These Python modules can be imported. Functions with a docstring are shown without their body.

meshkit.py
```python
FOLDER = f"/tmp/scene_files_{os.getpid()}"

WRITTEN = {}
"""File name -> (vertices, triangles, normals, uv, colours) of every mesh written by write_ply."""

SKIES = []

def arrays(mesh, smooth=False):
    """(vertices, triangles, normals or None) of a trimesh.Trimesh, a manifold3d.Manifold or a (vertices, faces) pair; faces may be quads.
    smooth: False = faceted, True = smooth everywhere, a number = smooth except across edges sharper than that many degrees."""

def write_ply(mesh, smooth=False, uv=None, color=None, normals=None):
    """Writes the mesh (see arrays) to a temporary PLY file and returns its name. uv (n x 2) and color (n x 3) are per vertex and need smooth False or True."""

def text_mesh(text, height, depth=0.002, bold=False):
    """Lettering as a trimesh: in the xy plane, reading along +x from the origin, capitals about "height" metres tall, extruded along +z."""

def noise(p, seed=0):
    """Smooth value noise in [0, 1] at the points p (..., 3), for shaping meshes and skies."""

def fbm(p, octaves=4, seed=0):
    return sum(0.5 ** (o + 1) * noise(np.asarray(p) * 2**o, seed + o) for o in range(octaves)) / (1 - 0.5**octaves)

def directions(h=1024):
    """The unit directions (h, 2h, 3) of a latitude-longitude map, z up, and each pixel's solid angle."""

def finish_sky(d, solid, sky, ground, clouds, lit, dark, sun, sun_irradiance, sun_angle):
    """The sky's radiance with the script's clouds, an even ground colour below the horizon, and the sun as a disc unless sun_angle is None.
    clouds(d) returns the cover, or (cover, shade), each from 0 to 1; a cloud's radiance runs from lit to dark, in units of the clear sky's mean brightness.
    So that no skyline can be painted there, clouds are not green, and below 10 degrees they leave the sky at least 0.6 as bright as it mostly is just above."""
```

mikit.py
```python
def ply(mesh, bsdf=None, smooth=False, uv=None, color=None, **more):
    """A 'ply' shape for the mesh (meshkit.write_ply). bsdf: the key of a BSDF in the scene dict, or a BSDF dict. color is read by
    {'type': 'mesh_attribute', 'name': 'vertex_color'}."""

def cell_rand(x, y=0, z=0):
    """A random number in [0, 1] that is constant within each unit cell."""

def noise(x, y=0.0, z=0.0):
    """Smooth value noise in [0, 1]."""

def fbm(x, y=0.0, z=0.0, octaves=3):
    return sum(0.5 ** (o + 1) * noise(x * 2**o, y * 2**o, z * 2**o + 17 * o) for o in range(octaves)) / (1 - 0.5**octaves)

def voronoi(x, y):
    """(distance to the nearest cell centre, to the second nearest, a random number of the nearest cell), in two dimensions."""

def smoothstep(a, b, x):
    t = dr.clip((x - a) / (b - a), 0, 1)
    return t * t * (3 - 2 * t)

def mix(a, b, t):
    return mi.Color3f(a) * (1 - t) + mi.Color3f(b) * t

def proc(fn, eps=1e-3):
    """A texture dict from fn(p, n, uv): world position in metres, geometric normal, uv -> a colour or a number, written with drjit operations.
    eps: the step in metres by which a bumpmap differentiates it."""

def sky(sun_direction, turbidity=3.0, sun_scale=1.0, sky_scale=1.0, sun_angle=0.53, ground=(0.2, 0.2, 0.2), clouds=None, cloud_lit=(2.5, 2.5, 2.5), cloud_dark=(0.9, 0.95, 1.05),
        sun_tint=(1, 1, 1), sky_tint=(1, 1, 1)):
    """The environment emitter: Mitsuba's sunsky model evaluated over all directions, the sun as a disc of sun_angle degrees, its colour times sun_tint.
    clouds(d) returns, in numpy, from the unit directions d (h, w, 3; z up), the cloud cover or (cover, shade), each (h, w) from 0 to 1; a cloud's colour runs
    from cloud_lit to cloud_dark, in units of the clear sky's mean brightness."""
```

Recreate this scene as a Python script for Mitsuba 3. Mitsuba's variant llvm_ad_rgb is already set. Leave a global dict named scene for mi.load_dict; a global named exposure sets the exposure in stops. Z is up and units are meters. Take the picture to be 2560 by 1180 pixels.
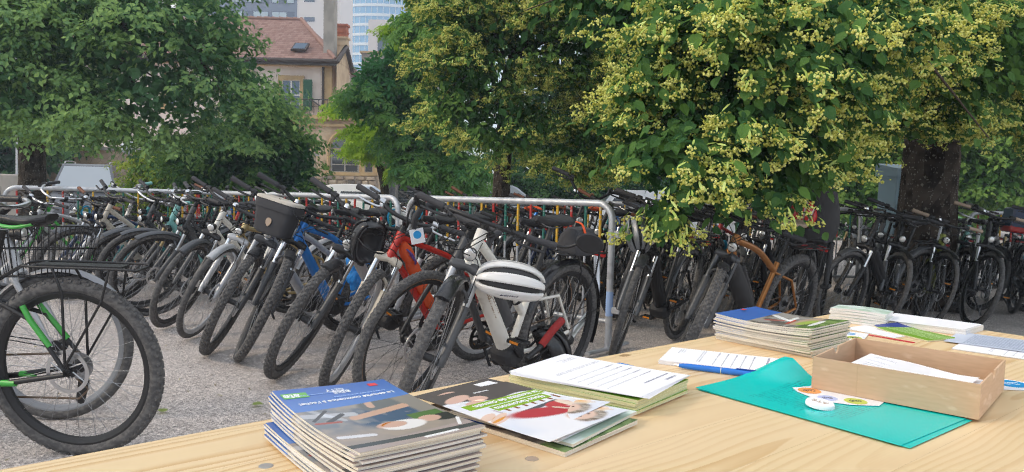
import math, random
import numpy as np, trimesh, drjit as dr, mitsuba as mi, mikit, meshkit

T = mi.ScalarTransform4f
scene, labels = {}, {}
PI = math.pi

# ---------------------------------------------------------------- camera, sky, exposure
ROLL, PITCH = math.radians(1.5), math.atan(150 / 1950)
EYE = np.array([0, 0, 1.1])
_f = np.array([0, math.cos(PITCH), -math.sin(PITCH)])
_u = np.array([0, math.sin(PITCH), math.cos(PITCH)]) * math.cos(ROLL) - np.array([1, 0, 0]) * math.sin(ROLL)
scene['camera'] = {'type': 'perspective', 'fov': math.degrees(2 * math.atan(1280 / 1950)), 'fov_axis': 'x', 'near_clip': 0.05, 'far_clip': 2000.0,
                   'to_world': T().look_at(origin=EYE.tolist(), target=(EYE + _f).tolist(), up=_u.tolist())}
exposure = 2.45
scene['sky'] = mikit.sky((-0.86, -0.28, 0.66), turbidity=4, sun_scale=0.21, sun_angle=16, sky_scale=1.0, sun_tint=(1.0, 1.03, 1.12),
                         clouds=lambda d: 0.25 + 0.7 * np.clip((meshkit.fbm(d * 2.6, 5, 3) - 0.36) * 6, 0, 1), cloud_lit=(2.1, 2.2, 2.35), cloud_dark=(1.2, 1.3, 1.45))

# ---------------------------------------------------------------- small helpers
def ground_z(y):
    return -0.03 * np.clip(np.asarray(y, float) - 2, 0, 30)

def V(*a):
    return np.array(a, float)

def unit(v):
    v = np.asarray(v, float)
    return v / max(np.linalg.norm(v), 1e-12)

def join(*ms):
    ms = [m for m in ms if m is not None]
    vs, fs, at = [], [], 0
    for v, f in ms:
        vs.append(v); fs.append(np.asarray(f) + at); at += len(v)
    return np.vstack(vs), np.vstack(fs)

def xf(m, M):
    return m[0] @ M[:3, :3].T + M[:3, 3], m[1]

def mT(x, y, z):
    M = np.eye(4); M[:3, 3] = (x, y, z); return M

def mR(axis, deg, at=(0, 0, 0)):
    a = unit(axis); t = math.radians(deg)
    K = np.array([[0, -a[2], a[1]], [a[2], 0, -a[0]], [-a[1], a[0], 0]])
    M = np.eye(4); M[:3, :3] = np.eye(3) + math.sin(t) * K + (1 - math.cos(t)) * K @ K
    p = V(*at); M[:3, 3] = p - M[:3, :3] @ p
    return M

def mS(x, y, z):
    return np.diag([x, y, z, 1.0])

def frames(P, closed=False):
    P = np.asarray(P, float)
    t = (np.roll(P, -1, 0) - np.roll(P, 1, 0)) if closed else np.gradient(P, axis=0)
    t /= np.linalg.norm(t, axis=1, keepdims=True) + 1e-12
    n = np.zeros_like(P)
    a = V(0, 0, 1) if abs(t[0, 2]) < 0.9 else V(0, 1, 0)
    n[0] = unit(a - t[0] * (a @ t[0]))
    for i in range(1, len(P)):
        n[i] = unit(n[i - 1] - t[i] * (n[i - 1] @ t[i]))
    return t, n, np.cross(t, n)

def tube(P, r, n=8, cap=True, r2=None, closed=False):
    """A tube along P, radius r (number or list); r2: the half width across when the section is oval (r is then the half height)."""
    P = np.asarray(P, float); k = len(P)
    r = np.broadcast_to(np.asarray(r, float), k); q = r if r2 is None else np.broadcast_to(np.asarray(r2, float), k)
    t, a, b = frames(P, closed)
    th = np.arange(n) / n * 2 * PI
    v = P[:, None] + (np.cos(th)[None, :, None] * a[:, None]) * r[:, None, None] + (np.sin(th)[None, :, None] * b[:, None]) * q[:, None, None]
    v = v.reshape(-1, 3); f = []
    i = np.arange(n); j = (i + 1) % n
    for s in range(k if closed else k - 1):
        A, B = s * n, ((s + 1) % k) * n
        f.append(np.stack([A + i, A + j, B + j], 1)); f.append(np.stack([A + i, B + j, B + i], 1))
    f = np.vstack(f)
    if cap and not closed:
        m = len(v); v = np.vstack([v, v[:n], v[(k - 1) * n:k * n]])
        i = np.arange(1, n - 1)
        f = np.vstack([f, np.stack([m + 0 * i, m + i + 1, m + i], 1), np.stack([m + n + 0 * i, m + n + i, m + n + i + 1], 1)])
    return v, f

def rod(a, b, r, n=8, r1=None):
    return tube([a, b], [r, r if r1 is None else r1], n)

def curve(pts, k=6):
    """A smooth path (Catmull-Rom) through the points."""
    p = np.asarray(pts, float); p = np.vstack([2 * p[0] - p[1], p, 2 * p[-1] - p[-2]])
    out = []
    for i in range(1, len(p) - 2):
        for t in np.linspace(0, 1, k, endpoint=False):
            out.append(0.5 * (2 * p[i] + (p[i + 1] - p[i - 1]) * t + (2 * p[i - 1] - 5 * p[i] + 4 * p[i + 1] - p[i + 2]) * t * t + (3 * p[i] - p[i - 1] - 3 * p[i + 1] + p[i + 2]) * t ** 3))
    out.append(p[-2])
    return np.array(out)

def lathe(prof, n=24, axis='y', close=False):
    """Turns (radius, along) points round the axis; each profile segment gets its own vertices where it bends sharply."""
    p = np.asarray(prof, float)
    if close: p = np.vstack([p, p[:1]])
    th = np.arange(n + 1) / n * 2 * PI
    vs, fs, at = [], [], 0
    i = np.arange(n)
    for s in range(len(p) - 1):
        ring = [np.stack([p[s + e, 0] * np.cos(th), p[s + e, 0] * np.sin(th), 0 * th + p[s + e, 1]], 1) for e in (0, 1)]
        vs += ring
        fs += [np.stack([at + i, at + i + 1, at + n + 2 + i], 1), np.stack([at + n + 1 + i, at + i, at + n + 2 + i], 1)]
        at += 2 * (n + 1)
    v, f = np.vstack(vs), np.vstack(fs)
    if axis == 'y': v = v[:, [0, 2, 1]] * [1, 1, -1] 
    if axis == 'x': v = v[:, [2, 0, 1]]
    return v, f

def torus(R, r, n=40, m=10, ry=None):
    a = np.arange(n) / n * 2 * PI; b = np.arange(m) / m * 2 * PI
    A, B = np.meshgrid(a, b, indexing='ij')
    rr = R + r * np.cos(B)
    v = np.stack([rr * np.cos(A), (r if ry is None else ry) * np.sin(B), rr * np.sin(A)], -1).reshape(-1, 3)
    i, j = np.meshgrid(np.arange(n), np.arange(m), indexing='ij')
    i, j = i.ravel(), j.ravel(); i2, j2 = (i + 1) % n, (j + 1) % m
    q = [i * m + j, i2 * m + j, i2 * m + j2, i * m + j2]
    return v, np.vstack([np.stack([q[0], q[2], q[1]], 1), np.stack([q[0], q[3], q[2]], 1)])

BOXF = [(0, 1, 3, 2), (4, 6, 7, 5), (0, 4, 5, 1), (2, 3, 7, 6), (0, 2, 6, 4), (1, 5, 7, 3)]
def box(c, s, M=None):
    p = np.array([[x, y, z] for x in (-.5, .5) for y in (-.5, .5) for z in (-.5, .5)]) * s + np.asarray(c, float)
    return hexa(p if M is None else p @ M[:3, :3].T + M[:3, 3])

def hexa(p):
    """Eight corners (order x, y, z binary) as a six-sided block with its own vertices on each face."""
    v = np.vstack([p[list(q)] for q in BOXF]); k = np.arange(6)[:, None] * 4
    return v, np.vstack([k + [0, 1, 2], k + [0, 2, 3]])

def flat(v, f):
    return v[f].reshape(-1, 3), np.arange(3 * len(f)).reshape(-1, 3)

def hull(pts):
    h = trimesh.convex.convex_hull(np.asarray(pts, float))
    return flat(np.array(h.vertices), np.array(h.faces))

def cbox(c, s, ch=0.004, M=None):
    """A block with chamfered edges."""
    s = V(*s) / 2; pts = []
    for x in (-1, 1):
        for y in (-1, 1):
            for z in (-1, 1):
                g = V(x, y, z)
                for k in range(3):
                    d = np.full(3, ch); d[k] = 0
                    pts.append(g * (s - d))
    p = np.array(pts) + V(*c)
    return hull(p if M is None else p @ M[:3, :3].T + M[:3, 3])

def ball(c, r, sub=2):
    m = trimesh.creation.icosphere(sub); return np.array(m.vertices) * r + V(*c), np.array(m.faces)

def grid_faces(nu, nv):
    i, j = np.meshgrid(np.arange(nu - 1), np.arange(nv - 1), indexing='ij'); a = (i * nv + j).ravel()
    return np.vstack([np.stack([a, a + nv, a + nv + 1], 1), np.stack([a, a + nv + 1, a + 1], 1)])

def loft(sections, cap=True):
    """Closed sections (k, n, 3) joined into a skin."""
    S = np.asarray(sections, float); k, n, _ = S.shape
    v = S.reshape(-1, 3); f = []; i = np.arange(n); j = (i + 1) % n
    for s in range(k - 1):
        A, B = s * n, (s + 1) * n
        f += [np.stack([A + i, B + j, A + j], 1), np.stack([A + i, B + i, B + j], 1)]
    if cap:
        m = len(v); v = np.vstack([v, S[0], S[-1]]); i = np.arange(1, n - 1)
        f += [np.stack([m + 0 * i, m + i, m + i + 1], 1), np.stack([m + n + 0 * i, m + n + i + 1, m + n + i], 1)]
    return v, np.vstack(f)

def arc_pts(c, r, a0, a1, n, plane='xz'):
    t = np.radians(np.linspace(a0, a1, n)); z = 0 * t
    p = {'xz': np.stack([np.cos(t), z, np.sin(t)], 1), 'xy': np.stack([np.cos(t), np.sin(t), z], 1), 'yz': np.stack([z, np.cos(t), np.sin(t)], 1)}[plane]
    return V(*c) + r * p

# ---------------------------------------------------------------- keys, labels
taken = set()
def numbered(name):
    key, i = name, 0
    while key in taken:
        i += 1; key = f'{name}_{i:03d}'
    taken.add(key); return key

def put(path, mesh, mat, M=None, smooth=True, **kw):
    """One entry of the scene: path is the name after its holder's key."""
    key = numbered(path)
    d = mesh if isinstance(mesh, dict) else mikit.ply(mesh, None, smooth, **kw)
    d = dict(d); d['bsdf'] = {'type': 'ref', 'id': mat}
    if M is not None: d['to_world'] = T(np.asarray(M).tolist())
    scene[key] = d
    return key

def thing(name, label, cat, group=None):
    key = numbered(name); labels[key] = {'label': label, 'category': cat}
    if group: labels[key]['group'] = group
    return key

def one(name, mesh, mat, label, cat, group=None, **kw):
    key = put(name, mesh, mat, **kw); labels[key] = {'label': label, 'category': cat}
    if group: labels[key]['group'] = group
    return key

def setting(name, mesh, mat, **kw):
    key = put(name, mesh, mat, **kw); labels[key] = {'kind': 'structure'}
    return key

# ---------------------------------------------------------------- materials
def pm(name, rgb, rough=0.5, metal=0.0, **k):
    c = rgb if isinstance(rgb, dict) else {'type': 'rgb', 'value': list(rgb)}
    scene[name] = {'type': 'twosided', 'bsdf': {'type': 'principled', 'base_color': c, 'roughness': rough, 'metallic': metal, **k}}
    return name

def dusty(base, dust, s=40.0, lo=0.45, hi=0.75):
    def fn(p, n, uv):
        k = mikit.smoothstep(lo, hi, mikit.fbm(p.x * s, p.y * s, p.z * s, 3))
        return mikit.mix(base, dust, k)
    return mikit.proc(fn)

pm('m_rubber', dusty((0.05, 0.049, 0.051), (0.10, 0.096, 0.094), 70, .3, .8), 0.85)
pm('m_tread', dusty((0.075, 0.073, 0.075), (0.15, 0.145, 0.14), 80, .25, .85), 0.9)
pm('m_tan', (0.36, 0.2, 0.1), 0.7)
pm('m_black', (0.018, 0.018, 0.02), 0.45)
pm('m_blackgloss', (0.015, 0.015, 0.018), 0.2, clearcoat=0.6)
pm('m_plastic', (0.03, 0.03, 0.033), 0.6)
pm('m_grip', (0.045, 0.045, 0.05), 0.75)
pm('m_brown', (0.16, 0.06, 0.03), 0.6)
pm('m_anthracite', (0.07, 0.072, 0.078), 0.4, clearcoat=0.3)
pm('m_darkgrey', (0.11, 0.115, 0.125), 0.35, 0.4)
pm('m_alu', (0.62, 0.63, 0.65), 0.3, 0.95)
pm('m_steel', (0.42, 0.43, 0.45), 0.35, 0.95)
pm('m_rusty', (0.22, 0.16, 0.12), 0.6, 0.6)
pm('m_chrome', (0.75, 0.76, 0.78), 0.12, 1.0)
pm('m_white', dusty((0.78, 0.76, 0.70), (0.48, 0.45, 0.39), 14, 0.62, 0.85), 0.35, clearcoat=0.4)
pm('m_silver', (0.5, 0.51, 0.53), 0.35, 0.3, clearcoat=0.3)
pm('m_blue', (0.02, 0.20, 0.62), 0.22, 0.25, clearcoat=0.8)
pm('m_red', (0.50, 0.022, 0.014), 0.35, clearcoat=0.5)
pm('m_orange', (0.75, 0.11, 0.03), 0.75)
pm('m_copper', (0.42, 0.17, 0.045), 0.3, 0.55, clearcoat=0.4)
pm('m_gold', (0.52, 0.4, 0.2), 0.3, 0.6)
pm('m_teal', (0.03, 0.22, 0.23), 0.3, clearcoat=0.5)
pm('m_mint', (0.22, 0.5, 0.47), 0.35, clearcoat=0.4)
pm('m_lime', (0.06, 0.38, 0.06), 0.35, clearcoat=0.4)
pm('m_olive', (0.25, 0.28, 0.05), 0.4)
pm('m_navy', (0.012, 0.03, 0.09), 0.3, clearcoat=0.5)
pm('m_beige', (0.55, 0.5, 0.42), 0.4, clearcoat=0.3)
pm('m_taupe', (0.42, 0.32, 0.24), 0.6)
pm('m_cyan', (0.02, 0.33, 0.55), 0.5)
pm('m_redplastic', (0.5, 0.02, 0.02), 0.3)
pm('m_amber', (0.75, 0.25, 0.02), 0.3)
pm('m_lamp', (0.8, 0.8, 0.78), 0.08, 0.6)
pm('m_purple', (0.12, 0.06, 0.25), 0.5)
pm('m_taupe', (0.42, 0.32, 0.24), 0.6)
# ---------------------------------------------------------------- ground
def gravel_col(p, n, uv):
    d1, d2, r = mikit.voronoi(p.x * 105, p.y * 105)
    e1, e2, r2 = mikit.voronoi(p.x * 34 + 7, p.y * 34)
    big = mikit.fbm(p.x * .9, p.y * .9, 0, 3)
    k = dr.clip(0.52 + 0.66 * (r - .5) + .16 * (r2 - .5) + .25 * (big - .5) - .6 * mikit.smoothstep(.16, .0, d2 - d1), 0, 1)
    c = mikit.mix((0.19, 0.17, 0.16), (0.74, 0.68, 0.645), k)
    return mikit.mix(c, (0.34, 0.30, 0.26), .22 * mikit.smoothstep(.5, .75, mikit.fbm(p.x * .35 + 3, p.y * .35, 5, 3)))
def gravel_h(p, n, uv):
    d1, d2, r = mikit.voronoi(p.x * 95, p.y * 95)
    e1, e2, r2 = mikit.voronoi(p.x * 34 + 7, p.y * 34)
    return (d2 - d1) * .6 * (.4 + r) + (e2 - e1) * .8 * r2
scene['m_gravel'] = {'type': 'bumpmap', 'b': mikit.proc(gravel_h, 2e-3), 'scale': 0.006, 'bsdf': {'type': 'principled', 'base_color': mikit.proc(gravel_col), 'roughness': 0.95, 'specular': 0.2}}
_ys = np.concatenate([np.linspace(-18, 42, 121), [60, 100, 200, 320]]); _xs = np.array([-320, -100, -40, -20, -10, 0, 10, 20, 40, 100, 320.])
_X, _Y = np.meshgrid(_xs, _ys, indexing='ij')
_g = np.stack([_X, _Y, ground_z(_Y)], -1).reshape(-1, 3)
setting('ground', (_g, grid_faces(len(_xs), len(_ys))), 'm_gravel')

rng = np.random.default_rng(11)
def scatter_stones():
    t = trimesh.creation.icosphere(0)   # 20 faces
    octv = np.array([[1, 0, 0], [-1, 0, 0], [0, 1, 0], [0, -1, 0], [0, 0, 1], [0, 0, -1]], float); octf = np.array([[0, 2, 4], [2, 1, 4], [1, 3, 4], [3, 0, 4], [2, 0, 5], [1, 2, 5], [3, 1, 5], [0, 3, 5]])
    N = 26000
    y = 1.9 + 6.0 * rng.random(N) ** 1.5; x = (rng.random(N) - .62) * 1.05 * (y + .6)
    s = .0022 + .0042 * rng.random(N) ** 2.2
    a = rng.random(N) * 6.28; q = rng.random((N, 3)) * .7 + .6
    v = octv[None] * q[:, None] * s[:, None, None] * (1 + .35 * (rng.random((N, 6, 1)) - .5))
    c, si = np.cos(a)[:, None], np.sin(a)[:, None]
    v = np.stack([v[..., 0] * c - v[..., 1] * si + x[:, None], v[..., 0] * si + v[..., 1] * c + y[:, None], v[..., 2] * .7 + (ground_z(y) + s * .25)[:, None]], -1)
    f = octf[None] + (np.arange(N) * 6)[:, None, None]
    base = rng.random(N)[:, None]; col = np.array([[.24, .22, .21]]) * (1 - base) + np.array([[.72, .68, .65]]) * base
    return flat(v.reshape(-1, 3), f.reshape(-1, 3)), np.repeat(col, 24, 0)
_m, _c = scatter_stones()
scene['m_stone'] = {'type': 'principled', 'base_color': {'type': 'mesh_attribute', 'name': 'vertex_color'}, 'roughness': .9, 'specular': .2}
labels[put('gravel', _m, 'm_stone', smooth=False, color=_c)] = {'kind': 'stuff', 'label': 'loose pale gravel stones lying over the trodden ground', 'category': 'gravel'}

# ---------------------------------------------------------------- the wooden table
TO, TU, TV = V(0.2, 1.492, 0), V(.763, .646, 0), V(-.646, .763, 0)
TZ = .76
MT = np.eye(4); MT[:3, 0], MT[:3, 1], MT[:3, 3] = TU, TV, TO + V(0, 0, TZ)
def tl(p):
    dx, dy = p.x - TO[0], p.y - TO[1]
    return dx * TU[0] + dy * TU[1], dx * TV[0] + dy * TV[1]
KNOTS = [(-.165, .0175, .011), (.015, -.02, .01), (-.11, -.024, .009), (-.29, -.06, .006), (.62, -.05, .008)]
def wood(p, n, uv):
    s, t = tl(p)
    lam = dr.floor(t / .118 + 40.2); w = t - (lam - 40.2 + .5) * .118
    r1, r2 = mikit.cell_rand(lam, 3), mikit.cell_rand(lam, 7)
    wob = mikit.fbm(s * 2.2 + lam * 9, t * 5, 1, 3) - .5
    vc = (r1 - .5) * .09 + .05 * wob
    hh = .012 + .05 * mikit.noise(s * 1.1 + lam * 5.3, lam) + .02 * r2
    kn = mi.Float(0)
    kd = mi.Float(0)
    for a, b, r in KNOTS:
        d = dr.sqrt(dr.square((s - a) * .62) + dr.square(t - b))
        kn = dr.maximum(kn, mikit.smoothstep(r * 1.15, r * .55, d)); kd += r * .75 * dr.exp(-dr.square(d / (r * 2.6)))
    rr = dr.sqrt(dr.square(w - vc) + hh * hh) + kd
    ring = rr * 88 + .5 * (mikit.fbm(s * 6, t * 40, 2, 2) - .5)
    fr = ring - dr.floor(ring)
    late = mikit.smoothstep(.35, .9, fr) * mikit.smoothstep(1.0, .93, fr)
    amp = .35 + .65 * mikit.noise(dr.floor(ring) * .71, lam * 3)
    fine = mikit.fbm(s * 14, t * 900, 0, 2) - .5
    c = mikit.mix((0.73, 0.56, 0.33), (0.52, 0.30, 0.115), dr.clip(late * amp * 1.0 * (.3 + .7 * mikit.noise(s * .8 + 5, t * 9)) + .12 * (r2 - .4) + fine * .16, 0, 1))
    c = mikit.mix(c, (0.76, 0.58, 0.37), .5 * mikit.smoothstep(.4, .7, mikit.fbm(s * 1.5 + lam, t * 6, 4, 3)))
    c = mikit.mix(c, (0.40, 0.26, 0.14), .8 * mikit.smoothstep(.0012, .0003, dr.abs(w - .059)) * .6)
    return mikit.mix(c, (0.26, 0.13, 0.055), kn * .8)
scene['m_wood'] = {'type': 'principled', 'base_color': mikit.proc(wood), 'roughness': .42, 'clearcoat': .5, 'clearcoat_gloss': .75, 'specular': .5}
pm('m_leg', (0.06, 0.10, 0.05), .4)
_t = thing('table', 'long varnished pinewood trestle table carrying brochures, pens and a cardboard box', 'table')
put(_t + '__tabletop', cbox((-.32, -.43, -.014), (2.556, .86, .028), .004), 'm_wood', MT)
for s_ in (-1.25, .62):
    put(_t + '__leg', join(*[tube([V(s_, t_, -.03), V(s_ + (.03 if s_ < 0 else -.03), t_ * .98 - .01, -.775 + .01)], .014, 8) for t_ in (-.12, -.74)], rod(V(s_, -.12, -.45), V(s_, -.74, -.45), .011, 8), rod(V(s_, -.1, -.03), V(s_, -.76, -.03), .013, 8)), 'm_leg', MT)
pm('m_screw', (.5, .48, .46), .35, .8)
for x_, y_ in ((-.276, .874), (.031, .919)):
    put(_t + '__screw', xf(lathe([(0, .0006), (.0075, .0006), (.0085, 0)], 20, 'y'), mT(x_, y_, TZ + .0002) @ mR((1, 0, 0), 90)), 'm_screw' if y_ < .9 else 'm_taupe')

# ---------------------------------------------------------------- printed matter
def slab(O, ang, w, h, z, t, bend=None, nu=9, nv=13, skew=90):
    """A sheet or block: page origin O, X towards ang (degrees), Y 90 degrees further, thickness t upwards from z. Returns mesh, uv, and the place of a page point."""
    X, Y = V(math.cos(math.radians(ang)), math.sin(math.radians(ang))), V(math.cos(math.radians(ang + skew)), math.sin(math.radians(ang + skew)))
    bend = bend or (lambda u, v: 0 * u)
    def at(u, v, up=0.0):
        u, v = np.asarray(u, float), np.asarray(v, float)
        xy = V(*O) + (u * w)[..., None] * X + (v * h)[..., None] * Y
        return np.concatenate([xy, (z + bend(u, v) + up)[..., None]], -1)
    U, W = np.meshgrid(np.linspace(0, 1, nu), np.linspace(0, 1, nv), indexing='ij'); U, W = U.ravel(), W.ravel()
    ms, uvs = [], []
    gf = grid_faces(nu, nv)
    ms.append((at(U, W, t), gf)); uvs.append(np.stack([U, W], 1))
    ms.append((at(U, W, 0.), gf[:, ::-1])); uvs.append(np.stack([U, W], 1))
    for a, b in (((0, 0), (1, 0)), ((1, 0), (1, 1)), ((1, 1), (0, 1)), ((0, 1), (0, 0))):
        k = 14; e = np.linspace(0, 1, k); u = a[0] + (b[0] - a[0]) * e; v = a[1] + (b[1] - a[1]) * e
        p = np.vstack([at(u, v, 0.), at(u, v, t)]); i = np.arange(k - 1)
        ms.append((p, np.vstack([np.stack([i, i + 1, k + i + 1], 1), np.stack([i, k + i + 1, k + i], 1)]))); uvs.append(np.tile(np.stack([u, v], 1), (2, 1)))
    return join(*ms), np.vstack(uvs), at

def page_text(at, txt, u, v, size, w, h, up, bold=True, rot=0):
    """Lettering laid on a page: its start at (u, v) of the page, capitals size metres tall."""
    m = meshkit.text_mesh(txt, size, 0.00025, bold)
    p = np.array(m.vertices); c, s = math.cos(math.radians(rot)), math.sin(math.radians(rot))
    x, y = p[:, 0] * c - p[:, 1] * s, p[:, 0] * s + p[:, 1] * c
    return at(u + x / w, v + y / h, 0)[:, :3] + np.stack([0 * x, 0 * x, up + p[:, 2]], 1), np.array(m.faces)

def paper(name, base, edge=False):
    def fn(p, n, uv):
        k = mikit.noise(p.z * 2600, p.x * 9, p.y * 9)
        return mikit.mix(base, (base[0] * .62, base[1] * .6, base[2] * .57), dr.clip(k * 1.3 - .25, 0, 1))
    pm(name, mikit.proc(fn) if edge else base, .6, specular=.3)
paper('m_pages', (.78, .74, .64), True)
paper('m_pageswhite', (.82, .81, .79), True)
paper('m_pagesyellow', (.72, .72, .42), True)
pm('m_paper', (.80, .80, .82), .5, specular=.3)
pm('m_ink', (.06, .06, .10), .6)
pm('m_whiteink', (.85, .86, .88), .5)

def ell(u, v, cx, cy, rx, ry, rot=0, soft=.12):
    c, s = math.cos(rot), math.sin(rot); x, y = (u - cx), (v - cy)
    d = dr.sqrt(dr.square((x * c + y * s) / rx) + dr.square((y * c - x * s) / ry))
    return mikit.smoothstep(1 + soft, 1 - soft, d)
def strip(u, v, ax, ay, bx, by, r, soft=.25):
    t = dr.clip(((u - ax) * (bx - ax) + (v - ay) * (by - ay)) / ((bx - ax) ** 2 + (by - ay) ** 2), 0, 1)
    d = dr.sqrt(dr.square(u - ax - t * (bx - ax)) + dr.square(v - ay - t * (by - ay))) / r
    return mikit.smoothstep(1 + soft, 1 - soft, d)

def art_blue(p, n, uv):      # rider leaning on handlebars above a blue band, on the page's upper part
    u, v = uv.x, uv.y
    nz = mikit.fbm(u * 7, v * 9, 3, 3)
    c = mikit.mix((.30, .27, .25), (.17, .19, .22), mikit.smoothstep(.35, .65, nz))
    c = mikit.mix(c, (.36, .29, .24), mikit.smoothstep(.55, .8, v) * .7)
    c = mikit.mix(c, (.045, .085, .16), ell(u, v, .38, .50, .34, .17, .25, .25) * mikit.smoothstep(.2, .5, mikit.fbm(u * 12, v * 12, 8, 2)))
    c = mikit.mix(c, (.13, .14, .15), ell(u, v, .22, .34, .3, .13, .1))
    c = mikit.mix(c, (.24, .22, .2), strip(u, v, .1, .2, .05, .62, .1))
    c = mikit.mix(c, (.52, .33, .24), strip(u, v, .18, .44, .66, .50, .032))
    c = mikit.mix(c, (.52, .34, .26), strip(u, v, .40, .30, .42, .37, .03))
    c = mikit.mix(c, (.42, .43, .46), strip(u, v, .62, .44, .98, .38, .03) + .7 * strip(u, v, .74, .5, .9, .3, .022))
    c = mikit.mix(c, (.06, .06, .07), strip(u, v, .70, .42, .86, .5, .018) + strip(u, v, .78, .34, .95, .46, .012))
    c = mikit.mix(c, (.34, .08, .06), strip(u, v, .78, .52, .96, .50, .012))
    c = mikit.mix(c, (.08, .16, .05), mikit.smoothstep(.012, .0, dr.abs(v - .66) - .07) * mikit.smoothstep(.01, 0, dr.abs(u - .16) - .13))
    c = mikit.mix(c, (.03, .03, .035), ell(u, v, .06, .72, .13, .06))
    c = mikit.mix(c, (.56, .36, .28), ell(u, v, .19, .70, .09, .05) + ell(u, v, .50, .69, .12, .05))
    c = mikit.mix(c, (.75, .73, .72), ell(u, v, .42, .72, .17, .075) - ell(u, v, .48, .69, .1, .045))
    c = mikit.mix(c, (.62, .62, .65), strip(u, v, .72, .78, .95, .74, .022))
    c = mikit.mix(c, (.40, .33, .32), mikit.smoothstep(.83, .86, v - .05 * u) * .8)
    c = mikit.mix(c, (.07, .075, .08), mikit.smoothstep(.90, .91, v + .03 * u) * mikit.smoothstep(.965, .955, v + .03 * u))
    c = mikit.mix(c, (.80, .80, .80), strip(u, v, .2, .955, .46, .96, .014) + strip(u, v, .02, .78, .1, .88, .012))
    band = mikit.smoothstep(.295, .285, v - .06 * u + .04 * u * u)
    c = mikit.mix(c, mikit.mix((.04, .12, .40), (.08, .19, .50), mikit.smoothstep(.0, .3, v)), band)
    return c
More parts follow.
